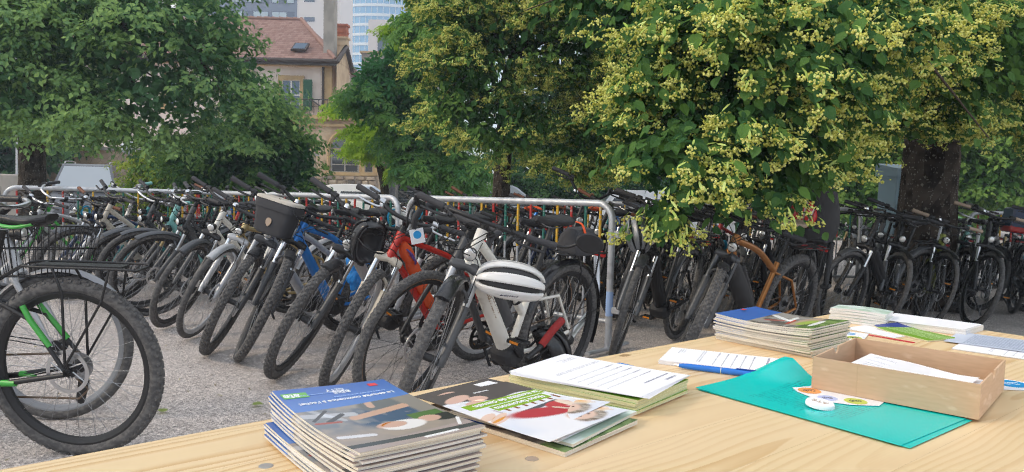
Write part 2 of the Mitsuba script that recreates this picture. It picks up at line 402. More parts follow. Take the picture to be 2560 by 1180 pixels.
def art_flyer(p, n, uv):     # green headline bands, white centre, child drawing at the foot
    u, v = uv.x, uv.y
    c = mikit.mix((.80, .80, .84), (.70, .73, .82), mikit.smoothstep(.3, .8, mikit.fbm(u * 3, v * 4, 1, 2)))
    c = mikit.mix(c, (.10, .085, .085), mikit.smoothstep(.22, .2, v + .1 * u - .08 + .03 * dr.sin(u * 9)))
    c = mikit.mix(c, (.66, .44, .36), (ell(u, v, .62, .19, .1, .05) + ell(u, v, .78, .13, .16, .05, .2) + ell(u, v, .72, .24, .12, .03, .1)))
    c = mikit.mix(c, (.75, .55, .45), ell(u, v, .93, .5, .12, .035, .3) + ell(u, v, .86, .54, .14, .03, .3) + ell(u, v, .9, .58, .14, .025, .2))
    c = mikit.mix(c, (.24, .10, .05), mikit.smoothstep(.012, .0, dr.abs(v - .455) - .03) * mikit.smoothstep(.2, .8, dr.sin(u * 60)) * mikit.smoothstep(.8, .7, u))
    c = mikit.mix(c, (.10, .1, .12), strip(u, v, .12, .52, .6, .56, .02))
    c = mikit.mix(c, (.45, .045, .06), ell(u, v, .45, .64, .34, .085, -.2, .2))
    c = mikit.mix(c, (.5, .06, .07), ell(u, v, .2, .58, .14, .06))
    c = mikit.mix(c, (.78, .63, .52), strip(u, v, .12, .56, .1, .82, .05) + ell(u, v, .10, .84, .09, .05))
    c = mikit.mix(c, (.70, .6, .5), strip(u, v, .3, .61, .06, .9, .018) * .8)
    c = mikit.mix(c, mikit.mix((.20, .15, .12), (.45, .40, .36), mikit.smoothstep(.3, .7, mikit.fbm(u * 40, v * 12, 2, 2))), ell(u, v, .30, .885, .17, .085, .1, .2))
    c = mikit.mix(c, (.70, .51, .42), ell(u, v, .32, .825, .145, .088, .15, .2))
    c = mikit.mix(c, (.60, .38, .31), .6 * ell(u, v, .26, .80, .05, .03, .1, .6) + .6 * ell(u, v, .38, .80, .05, .03, .1, .6))
    c = mikit.mix(c, (.16, .10, .08), ell(u, v, .37, .845, .02, .009, .2, .4) + ell(u, v, .27, .85, .02, .009, .2, .4) + ell(u, v, .33, .775, .04, .007, .1, .5))
    c = mikit.mix(c, (.25, .43, .03), mikit.smoothstep(.006, .0, dr.abs(v - .305) - .042) * mikit.smoothstep(.005, 0, dr.abs(u - .45) - .46))
    c = mikit.mix(c, (.25, .43, .03), mikit.smoothstep(.006, .0, dr.abs(v - .405) - .042) * mikit.smoothstep(.005, 0, dr.abs(u - .4) - .33))
    return c
def art_cycle(p, n, uv):     # blue end, dark photograph of a bicycle, green end
    u, v = uv.x, uv.y
    c = mikit.mix((.12, .10, .10), (.30, .28, .27), mikit.smoothstep(.4, .6, mikit.fbm(u * 5, v * 7, 2, 3)))
    c = mikit.mix(c, (.45, .06, .05), strip(u, v, .7, .42, .45, .62, .02) + strip(u, v, .45, .62, .75, .66, .016))
    c = mikit.mix(c, (.72, .71, .7), strip(u, v, .3, .36, .5, .58, .04) + strip(u, v, .55, .6, .2, .55, .02))
    c = mikit.mix(c, (.45, .33, .24), ell(u, v, .4, .73, .4, .08))
    c = mikit.mix(c, (.35, .45, .10), ell(u, v, .5, .77, .26, .06))
    c = mikit.mix(c, mikit.mix((.09, .16, .05), (.2, .3, .1), mikit.smoothstep(.4, .6, mikit.fbm(u * 8, v * 12, 5, 2))), mikit.smoothstep(.80, .84, v))
    c = mikit.mix(c, (.75, .76, .74), ell(u, v, .5, .86, .3, .03, .1))
    c = mikit.mix(c, (.04, .12, .42), mikit.smoothstep(.31, .29, v - .05 * u))
    return c
def art_form(p, n, uv):      # a form: address lines, a paragraph, dotted lines to fill in
    u, v = uv.x, uv.y
    ink = mi.Float(0)
    wob = mikit.noise(u * 150, dr.floor(v * 90))
    for k, (y, a, b) in enumerate([(.10, .08, .38), (.12, .08, .3), (.14, .08, .34), (.30, .05, .8), (.32, .05, .84)]):
        ink += mikit.smoothstep(.005, .003, dr.abs(v - y)) * mikit.smoothstep(.005, 0, dr.abs(u - (a + b) / 2) - (b - a) / 2) * (.2 + .6 * wob)
    for k in range(5):
        y = .44 + .075 * k
        ink += .75 * mikit.smoothstep(.0035, .002, dr.abs(v - y)) * mikit.smoothstep(.005, 0, dr.abs(u - .5) - .42) + .8 * mikit.smoothstep(.008, .006, dr.abs(v - y - .002)) * mikit.smoothstep(.005, 0, dr.abs(u - .16) - .08) * wob
    ink += mikit.smoothstep(.009, .007, dr.abs(v - .86)) * mikit.smoothstep(.005, 0, dr.abs(u - .3) - .24) * (.4 + .6 * wob)
    ink += mikit.smoothstep(.014, .01, dr.abs(v - .93)) * mikit.smoothstep(.005, 0, dr.abs(u - .2) - .1) * (.3 + .7 * wob)
    return mikit.mix((.82, .82, .85), (.13, .14, .22), dr.clip(ink, 0, .9))
def art_list(p, n, uv):      # dense print
    u, v = uv.x, uv.y
    wob = mikit.noise(u * 120, dr.floor(v * 38))
    ink = mikit.smoothstep(.35, .25, dr.abs(v * 38 - dr.floor(v * 38) - .5)) * mikit.smoothstep(.02, 0, dr.abs(u - .5) - .42) * wob * mikit.smoothstep(.15, .17, v)
    return mikit.mix((.50, .55, .66), (.2, .24, .36), dr.clip(ink * 1.2, 0, .8))
def art_green(p, n, uv):
    u, v = uv.x, uv.y
    ink = mikit.smoothstep(.35, .25, dr.abs(v * 14 - dr.floor(v * 14) - .5)) * mikit.smoothstep(.02, 0, dr.abs(u - .45) - .3) * mikit.noise(u * 40, dr.floor(v * 14))
    c = mikit.mix((.17, .34, .03), (.45, .6, .3), dr.clip(ink, 0, .7))
    return mikit.mix(c, (.03, .05, .25), mikit.smoothstep(.2, .18, v + .12 * u))
def art_pale(p, n, uv):
    return mikit.mix((.42, .55, .45), (.62, .7, .66), mikit.smoothstep(.35, .65, mikit.fbm(uv.x * 4, uv.y * 5, 0, 3)))
for nm, fn, ro in (('m_art_blue', art_blue, .22), ('m_art_flyer', art_flyer, .3), ('m_art_cycle', art_cycle, .25), ('m_art_form', art_form, .55), ('m_art_list', art_list, .4), ('m_art_green', art_green, .35), ('m_art_pale', art_pale, .4)):
    pm(nm, mikit.proc(fn), ro, specular=.5)

def booklet(O, ang, w, h, z, t, bend, art, pages, label, group, name='brochure', nu=9, nv=13, skew=90, parts=True):
    k = thing(name, label, 'brochure' if name == 'brochure' else name.replace('_', ' '), group)
    if t > .0015:
        X, Y = V(math.cos(math.radians(ang)), math.sin(math.radians(ang))), V(math.cos(math.radians(ang + skew)), math.sin(math.radians(ang + skew)))
        m, uv, at = slab(V(*O) + X * .0003 + Y * .0003, ang, w - .0006, h - .0006, z + .00015, t - .0003, bend, nu, nv, skew)
        put(k + '__pages', m, pages or 'm_pageswhite', uv=uv)
        m1, uv1, at = slab(O, ang, w, h, z + t - .00015, .00015, bend, nu, nv, skew)
        m2, uv2, _ = slab(O, ang, w, h, z, .00012, bend, 7, 11, skew)
        put(k + '__cover', m1, art, uv=uv1)
        put(k + '__back_cover', m2, 'm_paper', uv=uv2)
    else:
        m, uv, at = slab(O, ang, w, h, z, t, bend, nu, nv, skew)
        scene[k] = {**mikit.ply(m, art, True, uv=uv)}
    return k, at

def ordinal(i):
    return ['topmost', 'second', 'third', 'fourth', 'fifth', 'sixth', 'seventh', 'eighth', 'ninth', 'tenth', 'eleventh', 'twelfth', 'thirteenth', 'fourteenth', 'fifteenth', 'sixteenth', 'seventeenth', 'eighteenth', 'nineteenth', 'twentieth'][i]

# A: near stack of blue brochures
def bendA(k):
    return lambda u, v: k * (.010 * (2 * v - 1) ** 2 * .5 + .007 * (1 - v) ** 3 * u + .004 * (u - .5) ** 2)
rngp = random.Random(4)
nA = 16; zz = TZ + .0006
for i in range(nA):
    t = .0025 + .0010 * rngp.random(); f = i / (nA - 1)
    ja, jx, jy = rngp.uniform(-1.2, 1.2), rngp.uniform(-.0035, .0035), rngp.uniform(-.005, .005)
    top = i == nA - 1
    if top: ja = jx = jy = 0
    shift = .008 if i < 6 else 0
    k, at = booklet((-.172 - .79 * (jx + shift) + .6 * jy, 1.055 - .61 * (jx + shift) - .79 * jy), -142 + ja, .157, .240, zz, t, bendA(.35 + .65 * f), 'm_art_blue', 'm_pages' if i % 4 else 'm_pageswhite',
                    'topmost blue covered cycling brochure of the near stack, its title facing away' if top else f'{ordinal(nA - 1 - i)} brochure from the top in the near blue covered stack', 'brochures in the near stack')
    zz += t + .0001 + (.0012 if i == 5 else 0)
up = .0047
up = zz - (zz - t) # lettering sits on the top cover
def lay(key, at, items, w, h, base):
    for txt, u, v, size, mat, nm in items:
        put(f'{key}__{nm}', page_text(at, txt, u, v, size, w, h, base), mat, smooth=False)
lay(k, at, [("La sécurité commence à l'achat", .08, .205, .0063, 'm_whiteink', 'title'), ('De bons conseils pour le cycliste', .12, .165, .0034, 'm_paleblue', 'subtitle'), ('ate', .82, .075, .011, 'm_whiteink', 'lettering'),
            ('Association transports et environnement', .52, .10, .0025, 'm_paleblue', 'lettering'), ('BIKE', .40, .095, .0075, 'm_whiteink', 'emblem'), ('CITY', .43, .06, .0075, 'm_whiteink', 'emblem')], .157, .240, .0006)
pm('m_paleblue', (.35, .5, .8), .5)
def badge(key, at, u0, u1, v0, v1, mat, base, nm='emblem'):
    q = [at(np.array(u), np.array(v), 0)[:3] for u, v in ((u0, v0), (u1, v0), (u1, v1), (u0, v1))]
    p = np.array([[*a[:2], a[2] + base + d] for a in q for d in (0, .0002)])
    put(f'{key}__{nm}', hexa(p[[0, 1, 6, 7, 2, 3, 4, 5]]), mat, smooth=False)
badge(k, at, .76, .97, .06, .125, 'm_logogreen', .00045)
badge(k, at, .12, .20, .045, .085, 'm_logored', .00045)
pm('m_logogreen', (.16, .45, .12), .4); pm('m_logored', (.6, .04, .06), .4)

# B: fan of flyers with green bands
zz = TZ + .0006
for i, (O, a, t, art, lab) in enumerate([
        ((.012, 1.196), -131, .006, 'm_art_cycle', 'dark covered booklet lowest in the pile of flyers with green bands'),
        ((.004, 1.205), -127, .004, 'm_art_pale', 'pale booklet second lowest in the pile of flyers with green bands'),
        ((-.006, 1.208), -129, .0008, 'm_art_flyer', 'third lowest sheet in the pile of flyers with green bands')]):
    booklet(O, a, .165, .222, zz, t, lambda u, v: .004 * v * v * (1 - u), art, 'm_pages', lab, None, 'flyer', skew=90)
    zz += t + .0016
bB = lambda u, v: .006 * (1 - v) * u + .008 * np.clip(v - .55, 0, 1) ** 2 * 4 * (.4 + .6 * (1 - u)) 
k, at = booklet((-.034, 1.226), -127, .168, .226, zz, .0006, bB, 'm_art_flyer', None, 'flyer with a green headline lying just under the topmost flyer of its pile', None, 'flyer')
badge(k, at, .08, .30, .06, .15, 'm_paper', .0008, 'notice')
k, at = booklet((-.004, 1.203), -132, .172, .230, zz + .0016, .0006, bB, 'm_art_flyer', None, 'topmost flyer with two green headline bands and a child painting', None, 'flyer')
lay(k, at, [('la mobilité de demain', .035, .288, .0098, 'm_whiteink', 'headline'), ('Nous façonnons', .11, .388, .0098, 'm_whiteink', 'headline'), ('www.ate.ch', .36, .085, .004, 'm_whiteink', 'lettering'), ('ate', .8, .2, .008, 'm_whiteink', 'lettering')], .172, .230, .0009)

# C: forms on yellowish booklets, a pen at their edge
zz = TZ + .0006
for i in range(4):
    booklet((.103 + .002 * rngp.uniform(-1, 1), 1.370 + .002 * rngp.uniform(-1, 1)), -129 + rngp.uniform(-.6, .6), .160, .236, zz, .0052, lambda u, v: .003 * v * v, 'm_art_green', 'm_pagesyellow',
            f'green yellowish booklet under the printed forms, {ordinal(3 - i)} of four', 'booklets under the forms')
    zz += .0053
for i in range(4):
    top = i == 3
    booklet((.099 + .002 * (i - 3), 1.364 - .002 * (3 - i)), -127.5 + (3 - i) * 1.3, .162, .238, zz, .0003, lambda u, v: .004 + .004 * v * v - .0015 * u, 'm_art_form', None,
            'topmost white printed form on the yellowish booklets' if top else f'white form {ordinal(3 - i)} in the loose forms on the yellowish booklets', 'loose forms on the yellowish booklets', 'form_sheet', )
    zz += .0007

# E: pad of small forms
zz = TZ + .0006
for i in range(5):
    booklet((.325, 1.535), -113 + .5 * math.sin(i * 2.1), .124, .216, zz, .0014, lambda u, v: 0 * u, 'm_art_form', None,
            'topmost small form of the pad beside the teal folder' if i == 4 else f'small form {ordinal(4 - i)} in the pad beside the teal folder', 'small forms in the pad', 'form_sheet')
    zz += .0016

# I: thick stack of cycling brochures
nI = 17; zz = TZ + .0006
for i in range(nI):
    t = .0028 + .0007 * rngp.random(); f = i / (nI - 1); top = i == nI - 1
    ja, jx, jy = rngp.uniform(-1, 1), rngp.uniform(-.003, .003), rngp.uniform(-.005, .005)
    k, at = booklet((.563 + jx - .008 * f, 1.766 + jy - .014 * f), -139 + ja, .158, .218, zz, t, lambda u, v, f=f: f * .008 * (v - .45) ** 2 * 3, 'm_art_cycle', 'm_pages',
                    'topmost brochure of the far thick stack, blue end and bicycle photograph' if top else f'{ordinal(nI - 1 - i)} brochure from the top in the far thick cream edged stack', 'brochures in the far thick stack')
    zz += t + .0001
badge(k, at, .42, .50, .05, .09, 'm_logored', .0034)
# J: small white edged booklets
zz = TZ + .0006
for i in range(5):
    top = i == 4
    booklet((.842 + rngp.uniform(-.002, .002), 1.985), -129 + rngp.uniform(-1, 1), .072, .130, zz, .0062, lambda u, v, i=i: .003 * i / 4 * (1 - (2 * v - 1) ** 2), 'm_art_pale', 'm_pageswhite',
            'topmost pale green covered small booklet behind the thick brochure stack' if top else f'small white edged booklet, {ordinal(4 - i)} from the top behind the thick brochure stack', 'small pale booklets', 'booklet', 5, 9)
    zz += .0064
# K: block of white paper
k = one('paper_block', slab((.985, 1.962), -139, .112, .188, TZ + .0006, .0135, None, 3, 3, 101)[0], 'm_pageswhite', 'thick block of blank white paper at the far end of the table', 'paper')
k = one('paper_sheet', slab((.98, 1.966), -138, .116, .19, TZ + .0145, .0005, lambda u, v: .003 * (1 - u) * (1 - v), 6, 8, 101)[0], 'm_paper', 'loose blank sheet lying on the white paper block', 'paper')
# L, M, N: loose leaves round the box
booklet((.951, 1.868), -158, .094, .150, TZ + .0006, .003, lambda u, v: .010 * np.clip(.3 - v, 0, 1) ** 2 * 11 * (1 - u * .4), 'm_art_green', 'm_pagesyellow', 'green and navy folded booklet between paper block and cardboard box', None, 'booklet')
booklet((.862, 1.876), -146, .085, .125, TZ + .0006, .0004, None, 'm_paper', None, 'white card behind the thick brochure stack', None, 'card')
booklet((1.052, 1.806), -131, .150, .215, TZ + .0030, .0005, lambda u, v: .002 * v, 'm_art_list', None, 'bluish sheet of dense print at the far right of the table', None, 'printed_sheet')
booklet((1.03, 1.735), -131, .150, .210, TZ + .0006, .0018, None, 'm_art_form', None, 'white printed sheet under the bluish sheet of dense print', None, 'printed_sheet')
booklet((.815, 1.765), -140, .010, .11, TZ + .0006, .0008, None, 'm_logored', None, 'red edged paper strip behind the cardboard box', None, 'paper_strip')

# teal folder with a curled corner
def teal_bend(u, v):
    return .034 * np.exp(-((u - .12) ** 2 / .012 + (v - 1) ** 2 / .11)) + .0012
pm('m_teal_film', (.0, .50, .44), .28, clearcoat=.4)
def tealfn(p, n, uv):
    u, v = uv.x, uv.y
    k = dr.floor(u * 60); ink = mikit.smoothstep(.32, .22, dr.abs(u * 60 - k - .5)) * mikit.smoothstep(.02, 0, dr.abs(u - .47) - .22) * mikit.smoothstep(.03, 0, dr.abs(v - .5) - .25 - .1 * mikit.cell_rand(k, 2)) * mikit.noise(v * 70, k)
    return mikit.mix((.0, .53, .49), (.0, .28, .28), dr.clip(ink * .9, 0, .8))
pm('m_teal_film', mikit.proc(tealfn), .25, clearcoat=.5, clearcoat_gloss=.8)
k = thing('folder', 'translucent teal document folder with one curled corner on the table', 'folder')
m, uv, at = slab((.306, 1.253), -51.5, .332, .205, TZ + .0016, .0004, teal_bend, 22, 16)
put(k + '__front_sheet', m, 'm_teal_film', uv=uv)
m, uv, _ = slab((.309, 1.247), -50.6, .336, .203, TZ + .0006, .0004, lambda u, v: teal_bend(u, v) * .9, 22, 16)
put(k + '__back_sheet', m, 'm_teal_film', uv=uv)

# cardboard box with folded sheets
def card_fn(p, n, uv):
    c = mikit.mix((.60, .42, .28), (.50, .34, .215), mikit.fbm(p.x * 60, p.y * 60, p.z * 300, 3))
    return mikit.mix(c, (.70, .54, .40), .6 * mikit.smoothstep(.62, .8, mikit.fbm(p.x * 35, p.y * 35, p.z * 60 + 3, 4)))
pm('m_card', mikit.proc(card_fn), .8, specular=.2)
k = thing('cardboard_box', 'shallow open brown cardboard box holding white papers', 'box')
BX = mT(.499, 1.262, TZ + .0052) @ mR((0, 0, 1), -40)
bw, bl, bh, bt = .24, .222, .052, .0028
put(k + '__base', box((bw / 2, bl / 2, .0015), (bw - .001, bl - .001, .003)), 'm_card', BX, smooth=False)
def wall_mesh(L, notch):
    pts = [(0, 0), (L, 0), (L, bh)] + ([(L / 2 + .012, bh), (L / 2 + .010, bh - .008), (L / 2, bh - .012), (L / 2 - .010, bh - .008), (L / 2 - .012, bh)] if notch else []) + [(0, bh)]
    from shapely.geometry import Polygon
    m = trimesh.creation.extrude_polygon(Polygon(pts), bt, engine='earcut'); return flat(np.array(m.vertices), np.array(m.faces))
up90 = mR((1, 0, 0), 90)
for M_, L, nt in ((mT(0, bt, 0), bw, 0), (mT(0, bl, 0), bw, 0), (mT(0, bt, 0) @ mR((0, 0, 1), 90), bl - 2 * bt, 1), (mT(bw - bt, bt, 0) @ mR((0, 0, 1), 90), bl - 2 * bt, 1)):
    put(k + '__wall', xf(wall_mesh(L, nt), up90), 'm_card', BX @ M_, smooth=False)
for s_ in (.07,):
    put(k + '__crease', box((s_, -.0002, bh / 2), (.0012, .0006, bh - .004)), 'm_cardcrease', BX, smooth=False)
put(k + '__corner_tab', box((bw - .0305, bt + .0006, bh * .55), (.05, .0012, bh * .8)), 'm_card', BX, smooth=False)
pm('m_cardcrease', (.52, .36, .23), .8)
for i, (dx, dy, a) in enumerate(((.0, .0, 1.5), (.02, .012, -2), (.012, .02, 2.5))):
    q = BX @ V(.03 + dx, .195 - dy, 0, 1)
    booklet(q[:2], -40 - a * .7, .17, .16, TZ + .024 + .004 * i, .0004, lambda u, v, i=i: .006 * (1 - u) + .004 * np.sin(u * 4 + i), 'm_art_form' if i == 2 else 'm_paper', None,
            ['lowest white paper', 'middle white paper', 'topmost white printed paper'][i] + ' lying inside the cardboard box', 'papers inside the cardboard box', 'paper_sheet', skew=-90)

# sticker sheets, pin, pens
def disc(c, r, t, n=28):
    return xf(lathe([(0, t), (r * .93, t), (r, t * .5), (r, 0)], n, 'y'), mT(*c) @ mR((1, 0, 0), 90))
def disc(c, r, t, n=28):
    return xf(lathe([(r, 0), (r, t * .6), (r * .95, t), (0, t)], n, 'x'), mT(*c) @ mR((0, 1, 0), -90))
pm('m_stickblue', (.02, .28, .62), .35); pm('m_stickorange', (.8, .33, .1), .35); pm('m_stickgreen', (.5, .58, .1), .35); pm('m_stickpale', (.45, .52, .78), .35); pm('m_magenta', (.5, .03, .25), .4)
def sticker_sheet(pts, z, discs, label, base=None):
    from shapely.geometry import Polygon
    m = trimesh.creation.extrude_polygon(Polygon(pts), .0004, engine='earcut')
    k = thing('sticker_sheet', label, 'sticker sheet')
    p = np.array(m.vertices)
    hgt = (lambda x, y: 0 * x) if base is None else base
    p = p + np.stack([0 * p[:, 0], 0 * p[:, 0], z + hgt(p[:, 0], p[:, 1])], 1)
    put(k + '__sheet', flat(p, np.array(m.faces)), 'm_paper', smooth=False)
    for x, y, r, mat in discs:
        kk = put(k + '__sticker', disc((x, y, z + .0006), r, .0003), mat)
        th = np.linspace(.4, 5.6, 9); rr = r * .5
        put(kk + '__drawing', join(tube(np.stack([x - r * .3 + rr * .5 * np.cos(th), y + rr * .5 * np.sin(th), 0 * th + z + .001], 1), .0005, 4), tube(np.stack([x + r * .3 + rr * .5 * np.cos(th), y + rr * .5 * np.sin(th), 0 * th + z + .001], 1), .0005, 4), rod(V(x - r * .3, y, z + .001), V(x + r * .3, y + r * .25, z + .001), .0005, 4)), 'm_ink' if mat != 'm_stickblue' else 'm_whiteink')
sticker_sheet([(.472, 1.372), (.505, 1.385), (.56, 1.30), (.60, 1.21), (.568, 1.170), (.525, 1.172), (.485, 1.19), (.468, 1.24)], TZ + .0042,
              [(.494, 1.300, .022, 'm_stickblue'), (.490, 1.246, .018, 'm_stickorange'), (.503, 1.205, .015, 'm_stickpale'), (.541, 1.191, .017, 'm_stickgreen')], 'white sticker sheet with coloured round stickers peeking from under the box')
sticker_sheet([(.83, 1.30), (.80, 1.37), (.86, 1.40), (.935, 1.33), (.90, 1.295)], TZ + .0008, [(.878, 1.340, .026, 'm_stickblue')], 'white sticker sheet with one blue disc behind the box corner')
sticker_sheet([(.70, 1.72), (.76, 1.80), (.82, 1.76), (.76, 1.66)], TZ + .0018, [(.735, 1.735, .014, 'm_magenta'), (.765, 1.71, .016, 'm_stickgreen'), (.775, 1.755, .012, 'm_stickblue')], 'sticker sheet with magenta and green discs behind the thick brochure stack')
k = thing('pin_badge', 'round white pin badge lying on the teal folder', 'badge')
put(k + '__body', xf(disc((0, 0, 0), .021, .006, 36), mT(.473, 1.160, TZ + .0052) @ mR((1, 1, 0), 5)), 'm_whiteink')
put(k + '__lettering', xf(flat(*[np.array(a) for a in (lambda m: (m.vertices, m.faces))(meshkit.text_mesh('ATE', .009, .0004, True))]), mT(.473, 1.160, TZ + .0112) @ mR((1, 1, 0), 5) @ mR((0, 0, 1), 140) @ mT(-.012, -.005, 0)), 'm_taupe', smooth=False)
pm('m_penblue', (.01, .16, .62), .12, clearcoat=.8); pm('m_pendark', (.01, .05, .3), .2)
def pen(x0, y0, x1, y1, z, label):
    k = thing('pen', label, 'pen'); a, b = V(x0, y0, z), V(x1, y1, z); L = np.linalg.norm(b - a); u = (b - a) / L
    P = lambda t: a + u * L * t
    put(k + '__tip', tube([P(0), P(.02), P(.06)], [.0006, .0015, .0028], 8), 'm_chrome')
    put(k + '__barrel', tube([P(.055), P(.1), P(.2), P(.5), P(.52)], [.003, .0044, .0052, .0055, .0054], 14), 'm_penblue')
    put(k + '__ring', tube([P(.52), P(.53)], .0057, 14), 'm_chrome')
    put(k + '__cap', tube([P(.53), P(.6), P(.93), P(.95)], [.0054, .0056, .0052, .0042], 14), 'm_penblue')
    put(k + '__clip', cbox((0, 0, 0), (.042, .004, .0016), .0005, np.block([[np.stack([u, V(-u[1], u[0], 0), V(0, 0, 1)], 1), (P(.82) + V(0, 0, .0065))[:, None]], [np.zeros((1, 3)), np.ones((1, 1))]])), 'm_pendark')
    put(k + '__button', tube([P(.95), P(1)], .0028, 10), 'm_pendark')
pen(.191, 1.392, .284, 1.276, TZ + .0062, 'blue ballpoint pen lying against the forms on the yellowish booklets')
pen(.300, 1.394, .446, 1.331, TZ + .0062, 'blue ballpoint pen lying along the pad of small forms')
# ---------------------------------------------------------------- bicycles
def blocks(R, tw, rows, n, q=1):
    """Tread blocks on a tyre: rows of (angle across, half length along, half width, height, slant, phase)."""
    out = []
    for phi, hl, hw, hh, slant, ph in rows:
        p = np.array([[x, y, z] for x in (-1, 1) for y in (-1, 1) for z in (-1, 1)], float)
        taper = np.where(p[:, 2] > 0, 0.8, 1.0)
        b = p * [hl, hw, hh / 2]; b[:, :2] *= taper[:, None]; b[:, 2] += hh / 2 - 0.001
        s = math.radians(slant); b[:, :2] = b[:, :2] @ np.array([[math.cos(s), math.sin(s)], [-math.sin(s), math.cos(s)]])
        v0, f0 = hexa(b)
        f0 = f0[[1, 2, 3, 4, 5, 7, 8, 9, 10, 11]] if False else f0
        f = math.radians(phi)
        # local frame at minor angle phi: along = +tangent, across, out
        y = tw * math.sin(f) + v0[:, 1] * math.cos(f) + v0[:, 2] * math.sin(f)
        r = R - tw + tw * math.cos(f) - v0[:, 1] * math.sin(f) + v0[:, 2] * math.cos(f)
        for i in range(n):
            a = (i + ph) / n * 2 * PI
            ca, sa = math.cos(a), math.sin(a)
            out.append((np.stack([r * ca - v0[:, 0] * sa, y, r * sa + v0[:, 0] * ca], 1), f0))
    return join(*out)

def wheel_parts(R, tw, tread, lod, tan=False, disc=True, rim='m_black', nsp=28, spoke='m_steel', deep=0.02):
    hi = lod >= 2
    n, m = ((72, 12) if hi else (44, 8) if lod == 1 else (30, 6))
    ps = []
    ty = torus(R - tw, tw, n, m)
    if hi and tread == 'knob':
        nb = 62
        ty = join(ty, blocks(R, tw, [(-13, .0085, .006, .0045, 8, 0), (13, .0085, .006, .0045, -8, .5), (40, .0075, .0065, .005, -15, .0), (-40, .0075, .0065, .005, 15, .5)], nb))
    elif hi and tread == 'small':
        ty = join(ty, blocks(R, tw, [(0, .0065, .0045, .002, 0, 0), (24, .0065, .0045, .002, 10, .5), (-24, .0065, .0045, .002, -10, .5), (48, .0065, .005, .003, 20, 0), (-48, .0065, .005, .003, -20, 0)], 84))
    elif hi and tread == 'chevron':
        ty = join(ty, blocks(R, tw, [(14, .0055, .009, .0016, 38, 0), (-14, .0055, .009, .0016, -38, 0), (42, .006, .008, .0016, 20, 0), (-42, .006, .008, .0016, -20, 0), (0, .004, .003, .0016, 0, .5)], 96))
    elif tread == 'knob' and lod == 1:
        ty = join(ty, blocks(R, tw, [(0, .011, .012, .005, 0, 0), (42, .009, .009, .006, 0, .5), (-42, .009, .009, .006, 0, .5)], 40))
    ps.append(('tyre', ty, 'tread'))
    Ri = R - 2 * tw
    if tan:
        ps.append(('sidewall', join(lathe([(Ri + .004, -tw * .62), (Ri + .018, -tw * .93)], n), lathe([(Ri + .018, tw * .93), (Ri + .004, tw * .62)], n)), 'm_tan'))
    w = min(tw * .62, .016)
    ps.append(('rim', lathe([(Ri + .006, w), (Ri - .002, w), (Ri - deep, w * .5), (Ri - deep - .003, 0), (Ri - deep, -w * .5), (Ri - .002, -w), (Ri + .006, -w), (Ri + .006, w)], n), rim))
    sp = []
    for i in range(nsp):
        side = 1 if i % 2 else -1
        a = i / nsp * 2 * PI
        b = a + (0.5 if (i // 2) % 2 else -0.5)
        fl = V(.024 * math.cos(b + (.6 if (i // 2) % 2 else -.6)), side * .03, .024 * math.sin(b + (.6 if (i // 2) % 2 else -.6)))
        sp.append(tube([fl, V((Ri - deep) * math.cos(a), side * .004, (Ri - deep) * math.sin(a))], .0012 if lod else .0016, 3, False))
    ps.append(('spokes', join(*sp), spoke))
    ps.append(('hub', lathe([(0, -.055), (.009, -.055), (.012, -.034), (.028, -.033), (.028, -.028), (.017, -.024), (.017, .024), (.028, .028), (.028, .033), (.012, .034), (.009, .055), (0, .055)], 16 if hi else 10), 'm_black'))
    if disc:
        rr = .085
        d = [lathe([(rr, .042), (rr - .015, .042), (rr - .015, .044), (rr, .044), (rr, .042)], 32 if hi else 18)]
        for k in range(6):
            a = k * PI / 3
            d.append(tube([V(.02 * math.cos(a), .043, .02 * math.sin(a)), V((rr - .012) * math.cos(a + .5), .043, (rr - .012) * math.sin(a + .5))], .003, 4))
        ps.append(('brake_disc', join(*d), 'm_alu'))
    return ps

def fender(R, w, a0, a1, n=20, t=.0018):
    """A mudguard: curved strip at radius R from angle a0 to a1 (degrees, 0 forward, 90 up)."""
    sec = [(-w, -.012), (-w * .7, .0), (0, .006), (w * .7, .0), (w, -.012)]
    A = np.radians(np.linspace(a0, a1, n)); S = []
    for a in A:
        loop = [(y, R + h) for y, h in sec] + [(y, R + h - t) for y, h in sec[::-1]]
        S.append([[r * math.cos(a), y, r * math.sin(a)] for y, r in loop])
    v, f = loft(S)
    return v, f

def saddle_mesh(L=.27, W=.075, q=1):
    xs = np.linspace(0, 1, 10); S = []
    for t in xs:   # 0 tail, 1 nose
        w = W * (1 - .05 * (1 - t)) if t < .22 else W * (1 - (t - .22) / .42 * .74) if t < .64 else W * (.26 - .08 * (t - .64))
        w *= 1 if 0 < t < 1 else .6
        z = .012 * (1 - t * 2) ** 2 - .004
        h = .03 if 0 < t < 1 else .015
        th = np.linspace(0, 2 * PI, 12, endpoint=False)
        S.append(np.stack([0 * th + (t - .5) * L, w * np.sign(np.cos(th)) * np.abs(np.cos(th)) ** .7, z + np.where(np.sin(th) > 0, .014, h) * np.sin(th)], 1))
    return loft(S)

class Bike:
    """Geometry of one kind of bicycle, x forward from the rear wheel's contact point, y to its left, z up."""
    cache = {}

